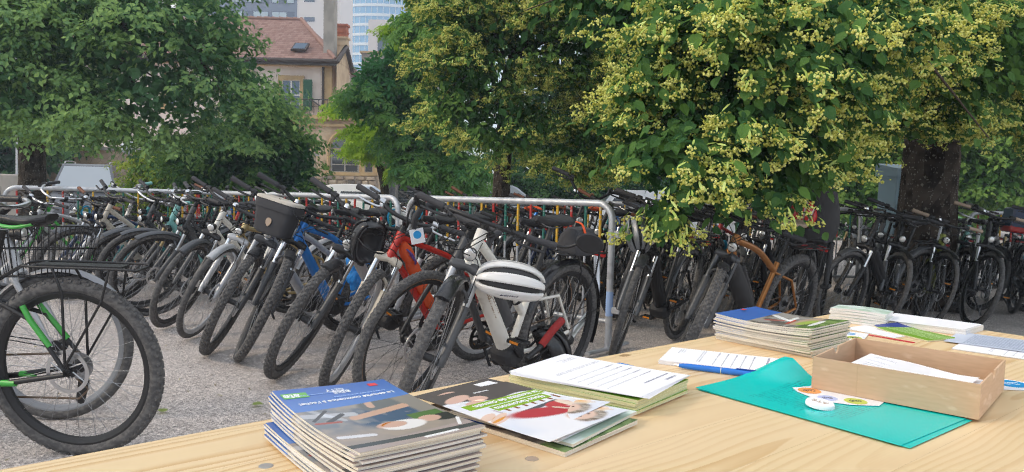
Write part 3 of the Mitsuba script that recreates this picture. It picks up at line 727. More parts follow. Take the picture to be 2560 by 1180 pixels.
def bike_kind(**s):
    d = dict(R=.35, tw=.022, tread='city', lod=1, wb=1.08, frame='mtb', sus=True, bar='flat', barw=.68, fend=True, rack=True, motor=True, basket=False, tan=False,
             head=68.0, stand=True, seat_h=.96, rim='m_black', disc=True, lamp=True, spoke='m_steel', rise=.03, reach=.0)
    d.update(s)
    key = repr(sorted(d.items()))
    if key in Bike.cache: return Bike.cache[key]
    R, tw, wb, lod = d['R'], d['tw'], d['wb'], d['lod']; hi = lod >= 2
    n = 12 if hi else 8 if lod == 1 else 6
    B, F = [], []           # (path, mesh, role)
    A = V(0, 0, R); X = V(wb, 0, R); BB = V(.43, 0, .285)
    a = math.radians(d['head']); ax = V(-math.cos(a), 0, math.sin(a)); pr = V(math.sin(a), 0, math.cos(a))
    base = X - pr * .045
    crown_d = R + .065 if d['sus'] else R + .045
    Hb = base + ax * (crown_d + .015); tall = {'emtb': .13, 'mtb': .11, 'trapez': d.get('ht', .19), 'step': .2, 'road': .15, 'drop': .15}[d['frame'] if d['frame'] != 'drop' else 'drop']
    Ht = Hb + ax * tall
    St = BB + V(-.30, 0, .954) * (.44 if d['frame'] in ('mtb', 'emtb', 'road', 'drop') else .42)
    # ---- frame
    e = d['motor']
    rd = d.get('rd', .036) if e else .021
    if d['frame'] == 'step':
        dt = curve([Hb + ax * .04, Hb + (BB - Hb) * .35 + V(-.02, 0, -.03), Hb + (BB - Hb) * .75 + V(-.02, 0, -.045), BB + V(.03, 0, 0)], 4)
    else:
        dt = np.linspace(Hb + ax * .03, BB + V(.02, 0, .0), 6)
    fr = [tube(dt, np.linspace(rd * .85, rd, len(dt)), n + 2, r2=np.linspace(rd * .8, rd * 1.0, len(dt))), tube([Hb, Hb + ax * tall * .5, Ht], [.026, .023, .026], n)]
    if d['frame'] in ('mtb', 'emtb'):
        tt = curve([Ht - ax * .03, Ht + (St - Ht) * .5 + V(0, 0, -.02), BB + (St - BB) * .82], 5); fr.append(tube(tt, .021 if e else .017, n, r2=.02))
    elif d['frame'] in ('road', 'drop'):
        fr.append(tube([Ht - ax * .025, BB + (St - BB) * .93], .0165, n))
    elif d['frame'] == 'trapez':
        fr.append(tube(curve([Ht - ax * .05, Ht + (BB + (St - BB) * .45 - Ht) * .55 + V(0, 0, .0), BB + (St - BB) * .48], 5), .021, n))
    elif d['frame'] == 'step':
        fr.append(tube(curve([Hb + ax * .1, Hb + ax * .1 + (BB + (St - BB) * .2 - Hb - ax * .1) * .5 + V(-.03, 0, -.06), BB + (St - BB) * .25], 5), .013, n))
    fr.append(tube([BB, St], .0175, n))
    for sgn in (1, -1):
        fr.append(tube([BB + (St - BB) * (.8 if d['frame'] not in ('trapez', 'step') else .62), V(.13, sgn * .045, R + .2), A + V(.0, sgn * .062, .012)], [.009, .009, .008], n - 2))
        fr.append(tube([BB + V(-.03, sgn * .03, 0), V(.26, sgn * .052, .295), A + V(0, sgn * .062, -.005)], [.012, .012, .009], n - 2))
    fr.append(lathe([(0, -.04), (.022, -.04), (.022, .04), (0, .04)], 14)); fr[-1] = xf(fr[-1], mT(*BB))
    B.append(('frame', join(*fr), 'frame'))
    if e:
        m = [(.0, -.062), (.045, -.062), (.062, -.045), (.066, 0), (.062, .045), (.045, .062), (0, .062)]
        mo = lathe(m, 20 if hi else 12); mo = (mo[0] * [1.25, 1, 1.0], mo[1])
        B.append(('motor', xf(mo, mT(BB[0] + .015, 0, BB[2] + .0)), 'm_plastic'))
        if d['frame'] in ('trapez', 'step', 'emtb') and d.get('batt', True):
            p0, p1 = dt[1], dt[-2]; up = unit(np.cross(V(0, 1, 0), unit(p1 - p0)));
            if up[2] < 0: up = -up
            off = up * (rd + (.03 if d['frame'] == 'trapez' else .002))
            B.append(('battery', tube([p0 + off + (p1 - p0) * .1, p0 + off + (p1 - p0) * .12, p0 + off + (p1 - p0) * .93, p0 + off + (p1 - p0) * .95], [.02, .036, .036, .02], 8, r2=[.02, .034, .034, .02]), 'batt'))
    # ---- drivetrain
    ch = lathe([(.08, -.044), (.085, -.046), (.085, -.048), (.06, -.05), (.06, -.044), (.08, -.044)], 28 if hi else 16)
    sp5 = [rod(V(0, -.046, 0), V(.068 * math.cos(k * 1.2566), -.046, .068 * math.sin(k * 1.2566)), .007, 5) for k in range(5)]
    B.append(('chainring', xf(join(ch, *sp5), mT(*BB)), 'm_black'))
    ca = math.radians(d.get('crank', 40))
    for k, sgn in enumerate((1, -1)):
        u = V(math.cos(ca), 0, math.sin(ca)) * sgn
        p = BB + V(0, sgn * .07, 0)
        c = B; c.append(('crank', tube([p, p + u * .17 + V(0, sgn * .012, 0)], [.013, .009], 6, r2=[.009, .007]), 'crank'))
        q = p + u * .17 + V(0, sgn * .065, 0)
        pd = join(box(q + V(.032, 0, 0), (.012, .085, .018)), box(q - V(.032, 0, 0), (.012, .085, .018)), box(q + V(0, .035, 0), (.06, .012, .016)), box(q - V(0, .035, 0), (.06, .012, .016)), rod(q - V(0, sgn * .05, 0), q + V(0, .04, 0) * sgn, .008, 6))
        c.append(('pedal', pd, 'm_black'))
        if hi or lod == 1: c.append((('pedal' if k == 0 else 'pedal_001') + '__reflector', box(q + V(.039, 0, 0), (.003, .05, .012)), 'm_amber'))
    cas = lathe([(.0, -.028), (.055, -.029), (.055, -.031), (.045, -.033), (.045, -.036), (.034, -.038), (.034, -.042), (.022, -.046), (.0, -.046)], 20 if hi else 12)
    B.append(('cassette', xf(cas, mT(*A)), 'm_steel'))
    cy = -.045
    top = [BB + V(0, cy, .083), A + V(0, cy, .048)]; bot = [BB + V(-.01, cy, -.083), A + V(.02, cy, -.14)]
    B.append(('chain', join(tube(top, .0045, 4, r2=.003), tube(bot, .0045, 4, r2=.003), tube([A + V(.02, cy, -.14), A + V(-.02, cy, -.1), A + V(.03, cy, -.055)], .0045, 4, r2=.003)), 'm_rusty'))
    dr_ = join(tube([A + V(0, -.06, -.01), A + V(.01, -.062, -.06), A + V(-.0, -.055, -.085)], [.012, .016, .012], 6), hull(np.vstack([A + V(0, -.05, -.07) + .02 * np.array([[math.cos(t), 0, math.sin(t)] for t in np.arange(0, 6.3, .8)]) + V(0, s_ * .006, 0) for s_ in (-1, 1)] + [A + V(.02, -.05, -.145) + .02 * np.array([[math.cos(t), 0, math.sin(t)] for t in np.arange(0, 6.3, .8)])])))
    B.append(('derailleur', dr_, 'm_black'))
    # ---- seat
    sh = St + V(-.30, 0, .954) * ((d['seat_h'] - .05 - St[2]) / .954)
    B.append(('seatpost', tube([St - V(-.3, 0, .954) * .02, sh], .0145, n), 'post'))
    B.append(('seat_clamp', tube([St - V(-.3, 0, .954) * .018, St + V(-.3, 0, .954) * .012], .0215, n), 'm_black'))
    B.append(('saddle', xf(saddle_mesh(W=.085 if d['frame'] in ('trapez', 'step') else .07), mT(sh[0] + .015 - d.get('setback', 0), 0, sh[2] + .045)), 'saddle'))
    rl = [tube(curve([sh + V(-.09, s_ * .03, .035), sh + V(-.04, s_ * .022, .008), sh + V(.05, s_ * .022, .008), sh + V(.12, s_ * .012, .03)], 3), .0035, 4) for s_ in (1, -1)]
    B.append(('saddle_rail', join(*rl), 'm_steel'))
    # ---- rear wheel
    W = wheel_parts(R, tw, d['tread'], lod, d['tan'], d['disc'], d['rim'], spoke=d['spoke'])
    for nm, me, role in W: B.append(('wheel__' + nm, xf(me, mT(*A)), role))
    for nm, me, role in W: F.append(('wheel_001__' + nm, xf(me, mT(*X)), role))
    if d['fend']:
        B.append(('mudguard', xf(fender(R + .016, tw + .009, 20, 200), mT(*A)), 'fend'))
        fs = [rod(A + V(0, s_ * .062, 0), A + V((R + .01) * math.cos(2.9), s_ * (tw + .004), (R + .01) * math.sin(2.9)), .0025, 4) for s_ in (1, -1)]
        B.append(('mudguard__stay', join(*fs), 'm_black'))
        F.append(('mudguard_001', xf(fender(R + .016, tw + .009, 62 if d['sus'] else 45, 185), mT(*X)), 'fend'))
        fs = [rod(X + V(0, s_ * .058, 0), X + V((R + .01) * math.cos(3.0), s_ * (tw + .004), (R + .01) * math.sin(3.0)), .0025, 4) for s_ in (1, -1)]
        F.append(('mudguard_001__stay', join(*fs), 'm_black'))
    elif d.get('stub'):
        F.append(('mudguard', xf(fender(R + .012, tw + .006, 82, 118, 8), mT(*X)), 'fend'))
    if d['rack']:
        rz = 2 * R + .055; rk = []
        for s_ in (1, -1):
            rk.append(tube(curve([V(.16, s_ * .02, rz), V(.1, s_ * .055, rz), V(-.26, s_ * .058, rz), V(-.285, s_ * .04, rz - .01), V(-.285, 0, rz - .01)], 3), .005, 6))
            rk.append(tube([A + V(-.01, s_ * .07, .03), V(-.02, s_ * .07, rz - .09), V(.02, s_ * .058, rz)], .005, 6))
            rk.append(tube([A + V(-.01, s_ * .07, .03), V(-.17, s_ * .072, rz - .12), V(-.2, s_ * .058, rz)], .005, 6))
            rk.append(tube([V(.16, s_ * .02, rz), BB + (St - BB) * .95 + V(-.02, s_ * .02, 0)], .004, 5))
        rk.append(box(V(-.06, 0, rz), (.34, .05, .006))); rk.append(rod(V(.1, -.055, rz), V(.1, .055, rz), .005, 6))
        B.append(('carrier', join(*rk), 'm_black'))
        if d.get('tail', True): B.append(('tail_light', cbox(V(-.3, 0, rz - .02), (.02, .08, .03), .004), 'm_redplastic'))
    if d['stand']:
        B.append(('kickstand', tube([V(.12, .07, .26) if d['frame'] != 'trapez' else V(.34, .06, .22), V(.08, .2, .03) if d['frame'] != 'trapez' else V(.3, .19, .03), V(.085, .225, .022) if d['frame'] != 'trapez' else V(.3, .215, .022)], [.012, .009, .012], 7), 'm_black'))
    # ---- fork and cockpit (turn with the steering)
    C = base + ax * crown_d
    sp = max(tw + .02, .058)
    if d['sus']:
        lo, st = [], []
        for s_ in (1, -1):
            f0 = X + V(0, s_ * sp, 0); f1 = C + V(0, s_ * sp, 0) + pr * .0
            ft = f1 - ax * (crown_d - .02) + pr * .0
            mid = f1 - ax * .17
            lo += [tube([f0 - ax * .02, f0 + ax * .02, mid], [.016, .02, .0225], n)]
            st += [tube([mid - ax * .01, f1 + ax * .015], .0165, n)]
            lo += [rod(f0 + V(0, -.012, 0) * s_, f0 + V(0, .012, 0) * s_, .014, 8)]
            lo += [tube([mid - ax * .004, mid + ax * .008], .0245, n)]
        am = C - ax * .16
        lo.append(tube(curve([am + V(0, sp, 0), am + V(0, sp * .8, .0) + ax * .045 + pr * .03, am + ax * .065 + pr * .04, am + V(0, -sp * .8, 0) + ax * .045 + pr * .03, am + V(0, -sp, 0)], 4), .009, 7))
        F.append(('fork', join(*lo), 'fork'))
        F.append(('stanchion', st[0], 'stan')); F.append(('stanchion', st[1], 'stan'))
        F.append(('fork_crown', join(tube([C + V(0, sp + .02, 0), C + V(0, sp, .0) , C + ax * .012, C + V(0, -sp, 0), C + V(0, -sp - .02, 0)], [.018, .026, .024, .026, .018], n), tube([C, Hb], .022, n)), 'crown'))
    else:
        lo = [tube(curve([C + V(0, s_ * .03, .0), C + V(0, s_ * sp * .95, 0) - ax * .05, X + V(0, s_ * (sp + .002), 0) + ax * .12 - pr * .01, X + V(0, s_ * (sp + .002), 0)], 4), np.linspace(.016, .009, 13), n) for s_ in (1, -1)]
        lo.append(tube([C - ax * .01, Hb], .02, n))
        F.append(('fork', join(*lo), 'fork'))
    if d['disc']: F.append(('brake_caliper', cbox(X + V(-.07, .052, .05), (.06, .03, .035), .006), 'm_black'))
    sb = Ht + ax * d.get('spacer', .05); sc = sb + pr * (.07 if d['frame'] not in ('step', 'trapez') else .05) + V(0, 0, .02)
    F.append(('stem', join(tube([Ht, sb + ax * .02], .019, n), tube([sb, sc], [.018, .017], n)), 'm_black'))
    hw = d['barw'] / 2; rs = d['rise']
    grips = []
    if d['bar'] == 'flat':
        bp = curve([sc + V(-.075, hw, rs + .005), sc + V(-.05, hw * .62, rs), sc + V(-.005, .09, rs * .2), sc, sc + V(-.005, -.09, rs * .2), sc + V(-.05, -hw * .62, rs), sc + V(-.075, -hw, rs + .005)], 5)
    elif d['bar'] == 'city':
        bp = curve([sc + V(-.22, hw, rs + .02), sc + V(-.1, hw * .92, rs + .02), sc + V(-.0, hw * .55, rs), sc + V(.01, .08, .01), sc, sc + V(.01, -.08, .01), sc + V(0, -hw * .55, rs), sc + V(-.1, -hw * .92, rs + .02), sc + V(-.22, -hw, rs + .02)], 5)
    else:   # drop bars
        bp = curve([sc + V(-.05, .23, -.135), sc + V(.06, .235, -.13), sc + V(.1, .225, -.06), sc + V(.07, .215, .0), sc + V(0, .2, .012), sc + V(0, .1, .01), sc, sc + V(0, -.1, .01), sc + V(0, -.2, .012), sc + V(.07, -.215, .0), sc + V(.1, -.225, -.06), sc + V(.06, -.235, -.13), sc + V(-.05, -.23, -.135)], 5)
    F.append(('handlebar', tube(bp, .0115 if d['bar'] != 'drop' else .0155, n), 'bar'))
    lv = []
    for s_, e0, e1 in ((1, bp[0], bp[5 if d['bar'] != 'city' else 6]), (-1, bp[-1], bp[-6 if d['bar'] != 'city' else -7])):
        u = unit(e1 - e0)
        if d['bar'] != 'drop':
            F.append(('grip', tube([e0 - u * .006, e0 - u * .003, e0 + u * .04, e0 + u * .1, e0 + u * .132, e0 + u * .136], [.014, .0175, .0165, .0155, .018, .014], n + 2), 'grip'))
            b0 = e0 + u * .165
            lv.append((s_, join(tube([b0 - u * .012, b0 + u * .02], .019, 8), tube(curve([b0 + V(.01, 0, -.01), b0 + V(.045, 0, -.022) - u * .0, b0 + V(.05, 0, -.03) - u * .06, b0 + V(.052, 0, -.032) - u * .13], 4), [.009] + [.006] * 12, 6, r2=[.012] + [.008] * 12), tube([b0 + V(.0, 0, -.01), b0 + V(.04, 0, -.02) + u * .02], [.014, .008], 6))))
        else:
            hd = sc + V(.075, s_ * .215, .005)
            lv.append((s_, join(tube([hd, hd + V(.06, 0, .02), hd + V(.075, 0, .06)], [.017, .018, .012], 8), tube(curve([hd + V(.075, 0, .03), hd + V(.1, 0, -.03), hd + V(.09, 0, -.1)], 4), .006, 6))))
    for s_, me in lv: F.append(('brake_lever', me, 'lever'))
    cb = []
    for s_ in (1, -1):
        b0 = sc + V(.02, s_ * hw * .55, 0)
        cb.append(tube(curve([b0, sc + V(.13, s_ * hw * .25, -.01), sc + V(.11, s_ * -.02, -.12), Ht + V(.03, s_ * -.025, -.05)], 5), .0025, 4, False))
    cb.append(tube(curve([sc + V(.02, hw * .5, -.01), sc + V(.12, .1, .03), sc + V(.14, -.03, -.12), C + V(.02, .05, .03), X + V(-.05, .06, .1)], 5), .0025, 4, False))
    if lod: F.append(('cables', join(*cb), 'm_black'))
    if d['lamp']:
        lp = Ht + pr * .06 - ax * (.06 if d['frame'] not in ('emtb',) else .05); lp = C + ax * .06 + pr * .055 if d.get('lowlamp') else lp
        F.append(('headlight', xf(lathe([(0, -.035), (.02, -.034), (.029, 0), (.031, .02), (.029, .024)], 16 if hi else 10, 'x'), mT(*lp)), 'm_black'))
        F.append(('headlight__lens', xf(lathe([(.0285, .022), (.018, .029), (0, .031)], 16 if hi else 10, 'x'), mT(*lp)), 'm_lamp'))
    if d.get('display'):
        F.append(('display', cbox(sc + V(-.03, .0, .035), (.07, .06, .016), .004, mR((0, 1, 0), 0)), 'm_blackgloss'))
    if d.get('bell'):
        F.append(('bell', xf(lathe([(.0, .02), (.018, .014), (.023, 0)], 12, 'x'), mT(*(sc + V(-.005, -.1, .02))) @ mR((0, 1, 0), -90)), 'm_chrome'))
    if d.get('mirror'):
        m0 = bp[0]; F.append(('mirror', join(tube(curve([m0, m0 + V(-.02, .05, .01), m0 + V(0, .1, .05), m0 + V(.0, .13, .06)], 4), .007, 6), xf(lathe([(0, -.012), (.05, -.01), (.056, 0), (.05, .006), (0, .006)], 18, 'x'), mT(*(m0 + V(0, .14, .065))) @ mR((0, 0, 1), 20) @ mS(1, 1.25, .8))), 'm_black'))
    if d['basket']:
        bk = []; c0 = sc + V(.17, 0, -.30)
        for zz, kx, ky in ((0, .12, .16), (.12, .135, .18), (.22, .15, .2)):
            loop = np.array([[kx, ky, zz], [kx, -ky, zz], [-kx, -ky, zz], [-kx, ky, zz]]) + c0
            bk.append(tube(loop, .003, 4, closed=True))
        for t in np.linspace(-1, 1, 11):
            for s_ in (1, -1):
                bk.append(tube([c0 + V(s_ * .12, t * .16, 0), c0 + V(s_ * .15, t * .2, .22)], .0026, 3, False)); bk.append(tube([c0 + V(t * .12, s_ * .16, 0), c0 + V(t * .15, s_ * .2, .22)], .0026, 3, False))
            bk.append(tube([c0 + V(-.12, t * .16, 0), c0 + V(.12, t * .16, 0)], .0026, 3, False))
        F.append(('basket', join(*bk), 'm_black'))
    out = dict(d=d, pts=dict(A=A, X=X, BB=BB, Hb=Hb, Ht=Ht, St=St, sc=sc, sh=sh, C=C, ax=ax, pr=pr, dt=dt, bp=bp),
               parts=[(p, mikit.ply(m, None, True), r, False) for p, m, r in B] + [(p, mikit.ply(m, None, True), r, True) for p, m, r in F])
    Bike.cache[key] = out
    return out

def bike(kind, x, y, heading, lean, steer, label, colors, group=None, rear=False, category='bicycle', z=None):
    """One bicycle: (x, y) is the front (or rear) wheel's contact point, heading in degrees (0 = +x), lean and steer to its left."""
    k = kind; wb = k['d']['wb']; h = math.radians(heading)
    if not rear: x, y = x - wb * math.cos(h), y - wb * math.sin(h)
    gz = float(ground_z(y)); slope = -0.03 * math.sin(h) if y > 2 else 0
    M = mT(x, y, gz + .002) @ mR((0, 0, 1), heading) @ mR((0, 1, 0), -math.degrees(math.atan(slope))) @ mR((1, 0, 0), -lean)
    S = M @ mR(k['pts']['ax'], steer, k['pts']['Hb'])
    key = thing('bicycle', label, category, group)
    role = dict(frame='m_black', tread='m_tread', crank='m_black', post='m_black', saddle='m_plastic', fend='m_plastic', fork='m_black', stan='m_alu', crown='m_black', bar='m_black', grip='m_grip', lever='m_black', batt='m_plastic')
    role.update(colors)
    for path, ply, r, front in k['parts']:
        kk = put(key + '__' + path, ply, role.get(r, r), S if front else M)
        if path.endswith(('spokes', 'cables')): labels[kk] = {'kind': 'stuff'}
    return dict(key=key, M=M, S=S, k=k)
# ---------------------------------------------------------------- trees
def leafmat(name, trans=.6, rough=.5):
    scene[name] = {'type': 'principledthin', 'base_color': {'type': 'mesh_attribute', 'name': 'vertex_color'}, 'roughness': rough, 'diff_trans': trans, 'eta': 1.35}
leafmat('m_leaf', .8, .45); leafmat('m_leafmatte', .9, .7)
scene['m_flower'] = {'type': 'twosided', 'bsdf': {'type': 'diffuse', 'reflectance': {'type': 'mesh_attribute', 'name': 'vertex_color'}}}
def bark_fn(p, n, uv):
    a = dr.atan2(n.y, n.x)
    k = mikit.fbm(a * 9 + p.z * .6, p.z * 7, p.x * 3, 4)
    lich = mikit.smoothstep(.66, .75, mikit.fbm(p.x * 60, p.y * 60, p.z * 40, 2))
    return mikit.mix(mikit.mix((.022, .017, .014), (.10, .08, .066), mikit.smoothstep(.3, .75, k)), (.34, .33, .29), lich * .55)
def bark_h(p, n, uv):
    a = dr.atan2(n.y, n.x)
    return mikit.fbm(a * 9 + p.z * .6, p.z * 7, p.x * 3, 4)
scene['m_bark'] = {'type': 'bumpmap', 'b': mikit.proc(bark_h, 4e-3), 'scale': .04, 'bsdf': {'type': 'principled', 'base_color': mikit.proc(bark_fn), 'roughness': .95, 'specular': .1}}
pm('m_twig', (.07, .05, .035), .9)

HEART = (np.array([[0, 0, 0], [.36, 0, -.03], [.72, 0, -.035], [1.06, 0, -.09], [.02, .26, .05], [.32, .46, .07], [.68, .31, .03], [.02, -.26, .05], [.32, -.46, .07], [.68, -.31, .03], [-.07, .14, .03], [-.07, -.14, .03]], float),
         np.array([[0, 1, 4], [4, 1, 5], [5, 1, 2], [5, 2, 6], [6, 2, 3], [0, 7, 1], [7, 8, 1], [8, 2, 1], [8, 9, 2], [9, 3, 2], [0, 4, 10], [0, 11, 7]]))
OVAL = (np.array([[0, 0, 0], [.45, .3, .05], [1, 0, -.05], [.45, -.3, .05], [.5, 0, -.02]], float), np.array([[0, 4, 1], [1, 4, 2], [0, 3, 4], [3, 2, 4]]))
def palmate():
    vs, fs = [], []
    for i, a in enumerate((-100, -52, 0, 52, 100)):
        c, s = math.cos(math.radians(a)), math.sin(math.radians(a)); L = (.62, .88, 1, .88, .62)[i]
        p = np.array([[0, 0, 0], [.62 * L, .17 * L, -.06], [L, 0, -.22], [.62 * L, -.17 * L, -.06]])
        vs.append(np.stack([p[:, 0] * c - p[:, 1] * s, p[:, 0] * s + p[:, 1] * c, p[:, 2]], 1)); fs.append(np.array([[0, 1, 2], [0, 2, 3]]) + 4 * i)
    return np.vstack(vs), np.vstack(fs)
PALM = palmate()
BRACT = (np.array([[0, 0, 0], [.3, .09, 0], [.75, .1, -.06], [1, 0, -.14], [.75, -.1, -.06], [.3, -.09, 0]], float), np.array([[0, 1, 5], [1, 4, 5], [1, 2, 4], [2, 3, 4]]))
OCTA = (np.array([[1, 0, 0], [-1, 0, 0], [0, 1, 0], [0, -1, 0], [0, 0, 1], [0, 0, -1]], float), np.array([[0, 2, 4], [2, 1, 4], [1, 3, 4], [3, 0, 4], [2, 0, 5], [1, 2, 5], [3, 1, 5], [0, 3, 5]]))

def norm(a):
    return a / (np.linalg.norm(a, axis=-1, keepdims=True) + 1e-9)

def spread(tmpl, pos, ax, nr, size, col, jit=.0, rg=None):
    """Copies of a small template at the points: x along ax, z near nr. Returns mesh and vertex colours."""
    tv, tf = tmpl; k = len(tv)
    x = norm(ax); z = norm(nr - x * (nr * x).sum(1, keepdims=True)); y = np.cross(z, x)
    v = pos[:, None] + size[:, None, None] * (tv[None, :, 0:1] * x[:, None] + tv[None, :, 1:2] * y[:, None] + tv[None, :, 2:3] * z[:, None])
    f = tf[None] + (np.arange(len(pos)) * k)[:, None, None]
    return (v.reshape(-1, 3), f.reshape(-1, 3)), np.repeat(col, k, 0)

def cat(items):
    return join(*[m for m, c in items]), np.vstack([c for m, c in items])

def shell_points(blobs, n, rg, gate=.42, gs=1.1, back=.4, shell=(.72, 1.05)):
    """Points near the blobs' surfaces, gathered in clumps, with the outward direction."""
    bl = np.array(blobs, float); area = np.array([((a * b) ** 1.6 + (a * c) ** 1.6 + (b * c) ** 1.6) ** (1 / 1.6) for a, b, c in bl[:, 3:]])
    P, N = [], []
    got = 0
    while got < n:
        k = rg.choice(len(bl), 4 * n, p=area / area.sum()); d = norm(rg.normal(size=(4 * n, 3)))
        r = bl[k, 3:]; p = bl[k, :3] + d * r * rg.uniform(*shell, (4 * n, 1)); nn = norm(d / r)
        ok = rg.random(4 * n) < np.where(nn[:, 1] > .25, back, 1.0)
        for c in bl:
            ok &= (((p - c[:3]) / c[3:]) ** 2).sum(1) > .5
        ok &= meshkit.noise(p * gs / np.array([1, 1, .6]) + 31.7, 5) > gate
        P.append(p[ok]); N.append(nn[ok]); got += ok.sum()
    return np.vstack(P)[:n], np.vstack(N)[:n]

def anchors(blobs, n, rg, gate=.42, gs=1.1, back=.4, shell=(.70, 1.02), pad=.5, per=14):
    """Shoots gathered on drooping pads of foliage, as boughs carry them: places and outward directions."""
    m = max(n // per, 4); C_, NC = shell_points(blobs, m, rg, gate, gs, back, shell)
    k = np.sort(rg.integers(0, m, n)); R = (pad * rg.uniform(.55, 1.3, m))[k]
    q, th = np.sqrt(rg.random(n)), rg.random(n) * 2 * PI
    d = np.stack([np.cos(th), np.sin(th), 0 * th], 1)
    flatn = norm(NC * [1, 1, 0] + 1e-6)[k]
    P = C_[k] + d * (q * R)[:, None] * (1 + .3 * (d * flatn).sum(1, keepdims=True)) + np.stack([0 * q, 0 * q, -.42 * R * q * q + rg.normal(size=n) * .10 * R], 1) - flatn * (R * .25)[:, None]
    N = norm(NC[k] * .55 + d * (q * .75)[:, None] + np.array([0, 0, .45]))
    return P, N

def inside(blobs, n, rg):
    bl = np.array(blobs, float); vol = np.prod(bl[:, 3:], 1)
    k = rg.choice(len(bl), n, p=vol / vol.sum())
    return bl[k, :3] + norm(rg.normal(size=(n, 3))) * bl[k, 3:] * (rg.random((n, 1)) ** .45) * .82

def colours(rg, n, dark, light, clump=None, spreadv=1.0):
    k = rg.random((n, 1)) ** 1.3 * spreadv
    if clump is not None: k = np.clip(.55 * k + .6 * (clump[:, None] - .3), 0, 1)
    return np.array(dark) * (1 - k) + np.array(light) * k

def sprays(P, N, rg, nl, size, L, dark, light, tmpl, droop=.5, flowers=0, fsize=1.0):
    """Leafy shoots at the points P: nl leaves along a drooping twig, and flower clusters hanging below it."""
    n = len(P); down = np.array([0, 0, -1.0])
    tw = norm(N * np.array([1, 1, .55]) + down * droop + rg.normal(size=(n, 3)) * .35)
    side = norm(np.cross(tw, [0, 0, 1.0]) + 1e-3); out = []
    clump = meshkit.noise(P * .9 + 3, 9)
    for j in range(nl):
        t = (j + .6) / nl; s_ = 1 if j % 2 else -1
        p = P + tw * (L * (t - .55))[:, None] + down * (L * .25 * t * t)[:, None] + rg.normal(size=(n, 3)) * L.mean() * .09
        ax = norm(side * s_ * rg.uniform(.3, 1, (n, 1)) + tw * rg.uniform(.2, .8, (n, 1)) + down * rg.uniform(.1, .9, (n, 1)) + rg.normal(size=(n, 3)) * .2)
        nr = norm(N * .8 + np.array([0, 0, .75]) + rg.normal(size=(n, 3)) * .4)
        out.append(spread(tmpl, p, ax, nr, size * rg.uniform(.65, 1.15, n), colours(rg, n, dark, light, clump)))
    fl = []
    for j in range(flowers):
        keep = (rg.random(n) < .85) & (meshkit.noise(P * 2.3 + 11, 4) > .30); m = int(keep.sum())
        t = rg.uniform(.45, 1.0, (m, 1))
        p = P[keep] + tw[keep] * L[keep, None] * (t - .45) + rg.normal(size=(m, 3)) * L.mean() * .10 + N[keep] * .035 + down * L.mean() * .10
        ax = norm(N[keep] * .8 + tw[keep] * .4 + down * rg.uniform(.0, 1.0, (m, 1)) + rg.normal(size=(m, 3)) * .4)
        fl.append(spread(BRACT, p, ax, norm(N[keep] + np.array([0, 0, .9])), .066 * fsize * rg.uniform(.7, 1.2, m), colours(rg, m, (.36, .50, .10), (.66, .76, .26))))
        q = p + ax * .035 * fsize
        for b in range(10):
            o = rg.normal(size=(m, 3)) * np.array([.020, .020, .007]) * fsize + down * .032 * fsize
            fl.append(spread(OCTA, q + o, rg.normal(size=(m, 3)), rg.normal(size=(m, 3)), .0078 * fsize * rg.uniform(.6, 1.4, m), colours(rg, m, (.55, .55, .10), (.88, .88, .32))))
    return out, fl

def trunk_mesh(pts, r, n=18, rough=.06, seed=1):
    P = curve(pts, 8); R = np.interp(np.linspace(0, 1, len(P)), np.linspace(0, 1, len(r)), r)
    v, f = tube(P, R, n, True)
    d = meshkit.fbm(v * [7, 7, 2.2], 3, seed)[:, None] - .5
    c = P[np.minimum(np.arange(len(v)) // n, len(P) - 1)]
    return v + (v - c) * d * rough * 8 * .35, f

def limbs(root, blobs, rg, r0=.09):
    out = []
    for b in blobs:
        e = np.array(b[:3]) + rg.normal(size=3) * .1; m = root * .45 + e * .55 + np.array([0, 0, .35 * np.linalg.norm(e - root) * .4])
        P = curve([root + rg.normal(size=3) * .05, m, e], 7)
        out.append(tube(P, np.linspace(r0, r0 * .18, len(P)), 7))
        for k in range(3):
            q = P[-4 - k]; w = e + rg.normal(size=3) * np.array(b[3:]) * .6
            out.append(tube(curve([q, (q + w) / 2 + np.array([0, 0, .08]), w], 4), np.linspace(r0 * .3, .004, 9), 5))
    return join(*out)

def tree(label, trunk, r, blobs, n, size, L, dark, light, tmpl=OVAL, nl=8, flowers=0, seed=1, droop=.5, gate=.42, gs=1.1, inner=.25, insize=1.6, group=None, name='tree', cat_='tree', mat='m_leaf', back=.4, limb=.09, innercol=None, fsize=1.0, pad=.5, per=14):
    rg = np.random.default_rng(seed)
    key = thing(name, label, cat_, group)
    if trunk is not None:
        put(key + '__trunk', trunk_mesh(trunk, r, seed=seed), 'm_bark')
        put(key + '__limbs', limbs(np.array(trunk[-1], float), blobs, rg, limb), 'm_twig')
    P, N = anchors(blobs, n, rg, gate, gs, back, pad=pad, per=per)
    out, fl = sprays(P, N, rg, nl, np.full(n, size), L * rg.uniform(.7, 1.2, n), dark, light, tmpl, droop, flowers, fsize)
    m = int(n * nl * inner)
    Q = inside(blobs, m, rg)
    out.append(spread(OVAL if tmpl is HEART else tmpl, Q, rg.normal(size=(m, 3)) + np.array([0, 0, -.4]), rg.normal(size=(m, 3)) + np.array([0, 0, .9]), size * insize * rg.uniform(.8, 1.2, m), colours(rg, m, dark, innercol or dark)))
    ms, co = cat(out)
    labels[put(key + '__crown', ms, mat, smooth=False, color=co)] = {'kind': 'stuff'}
    if fl:
        ms, co = cat(fl)
        labels[put(key + '__blossom', ms, 'm_flower', smooth=False, color=co)] = {'kind': 'stuff'}
    return key, P, N

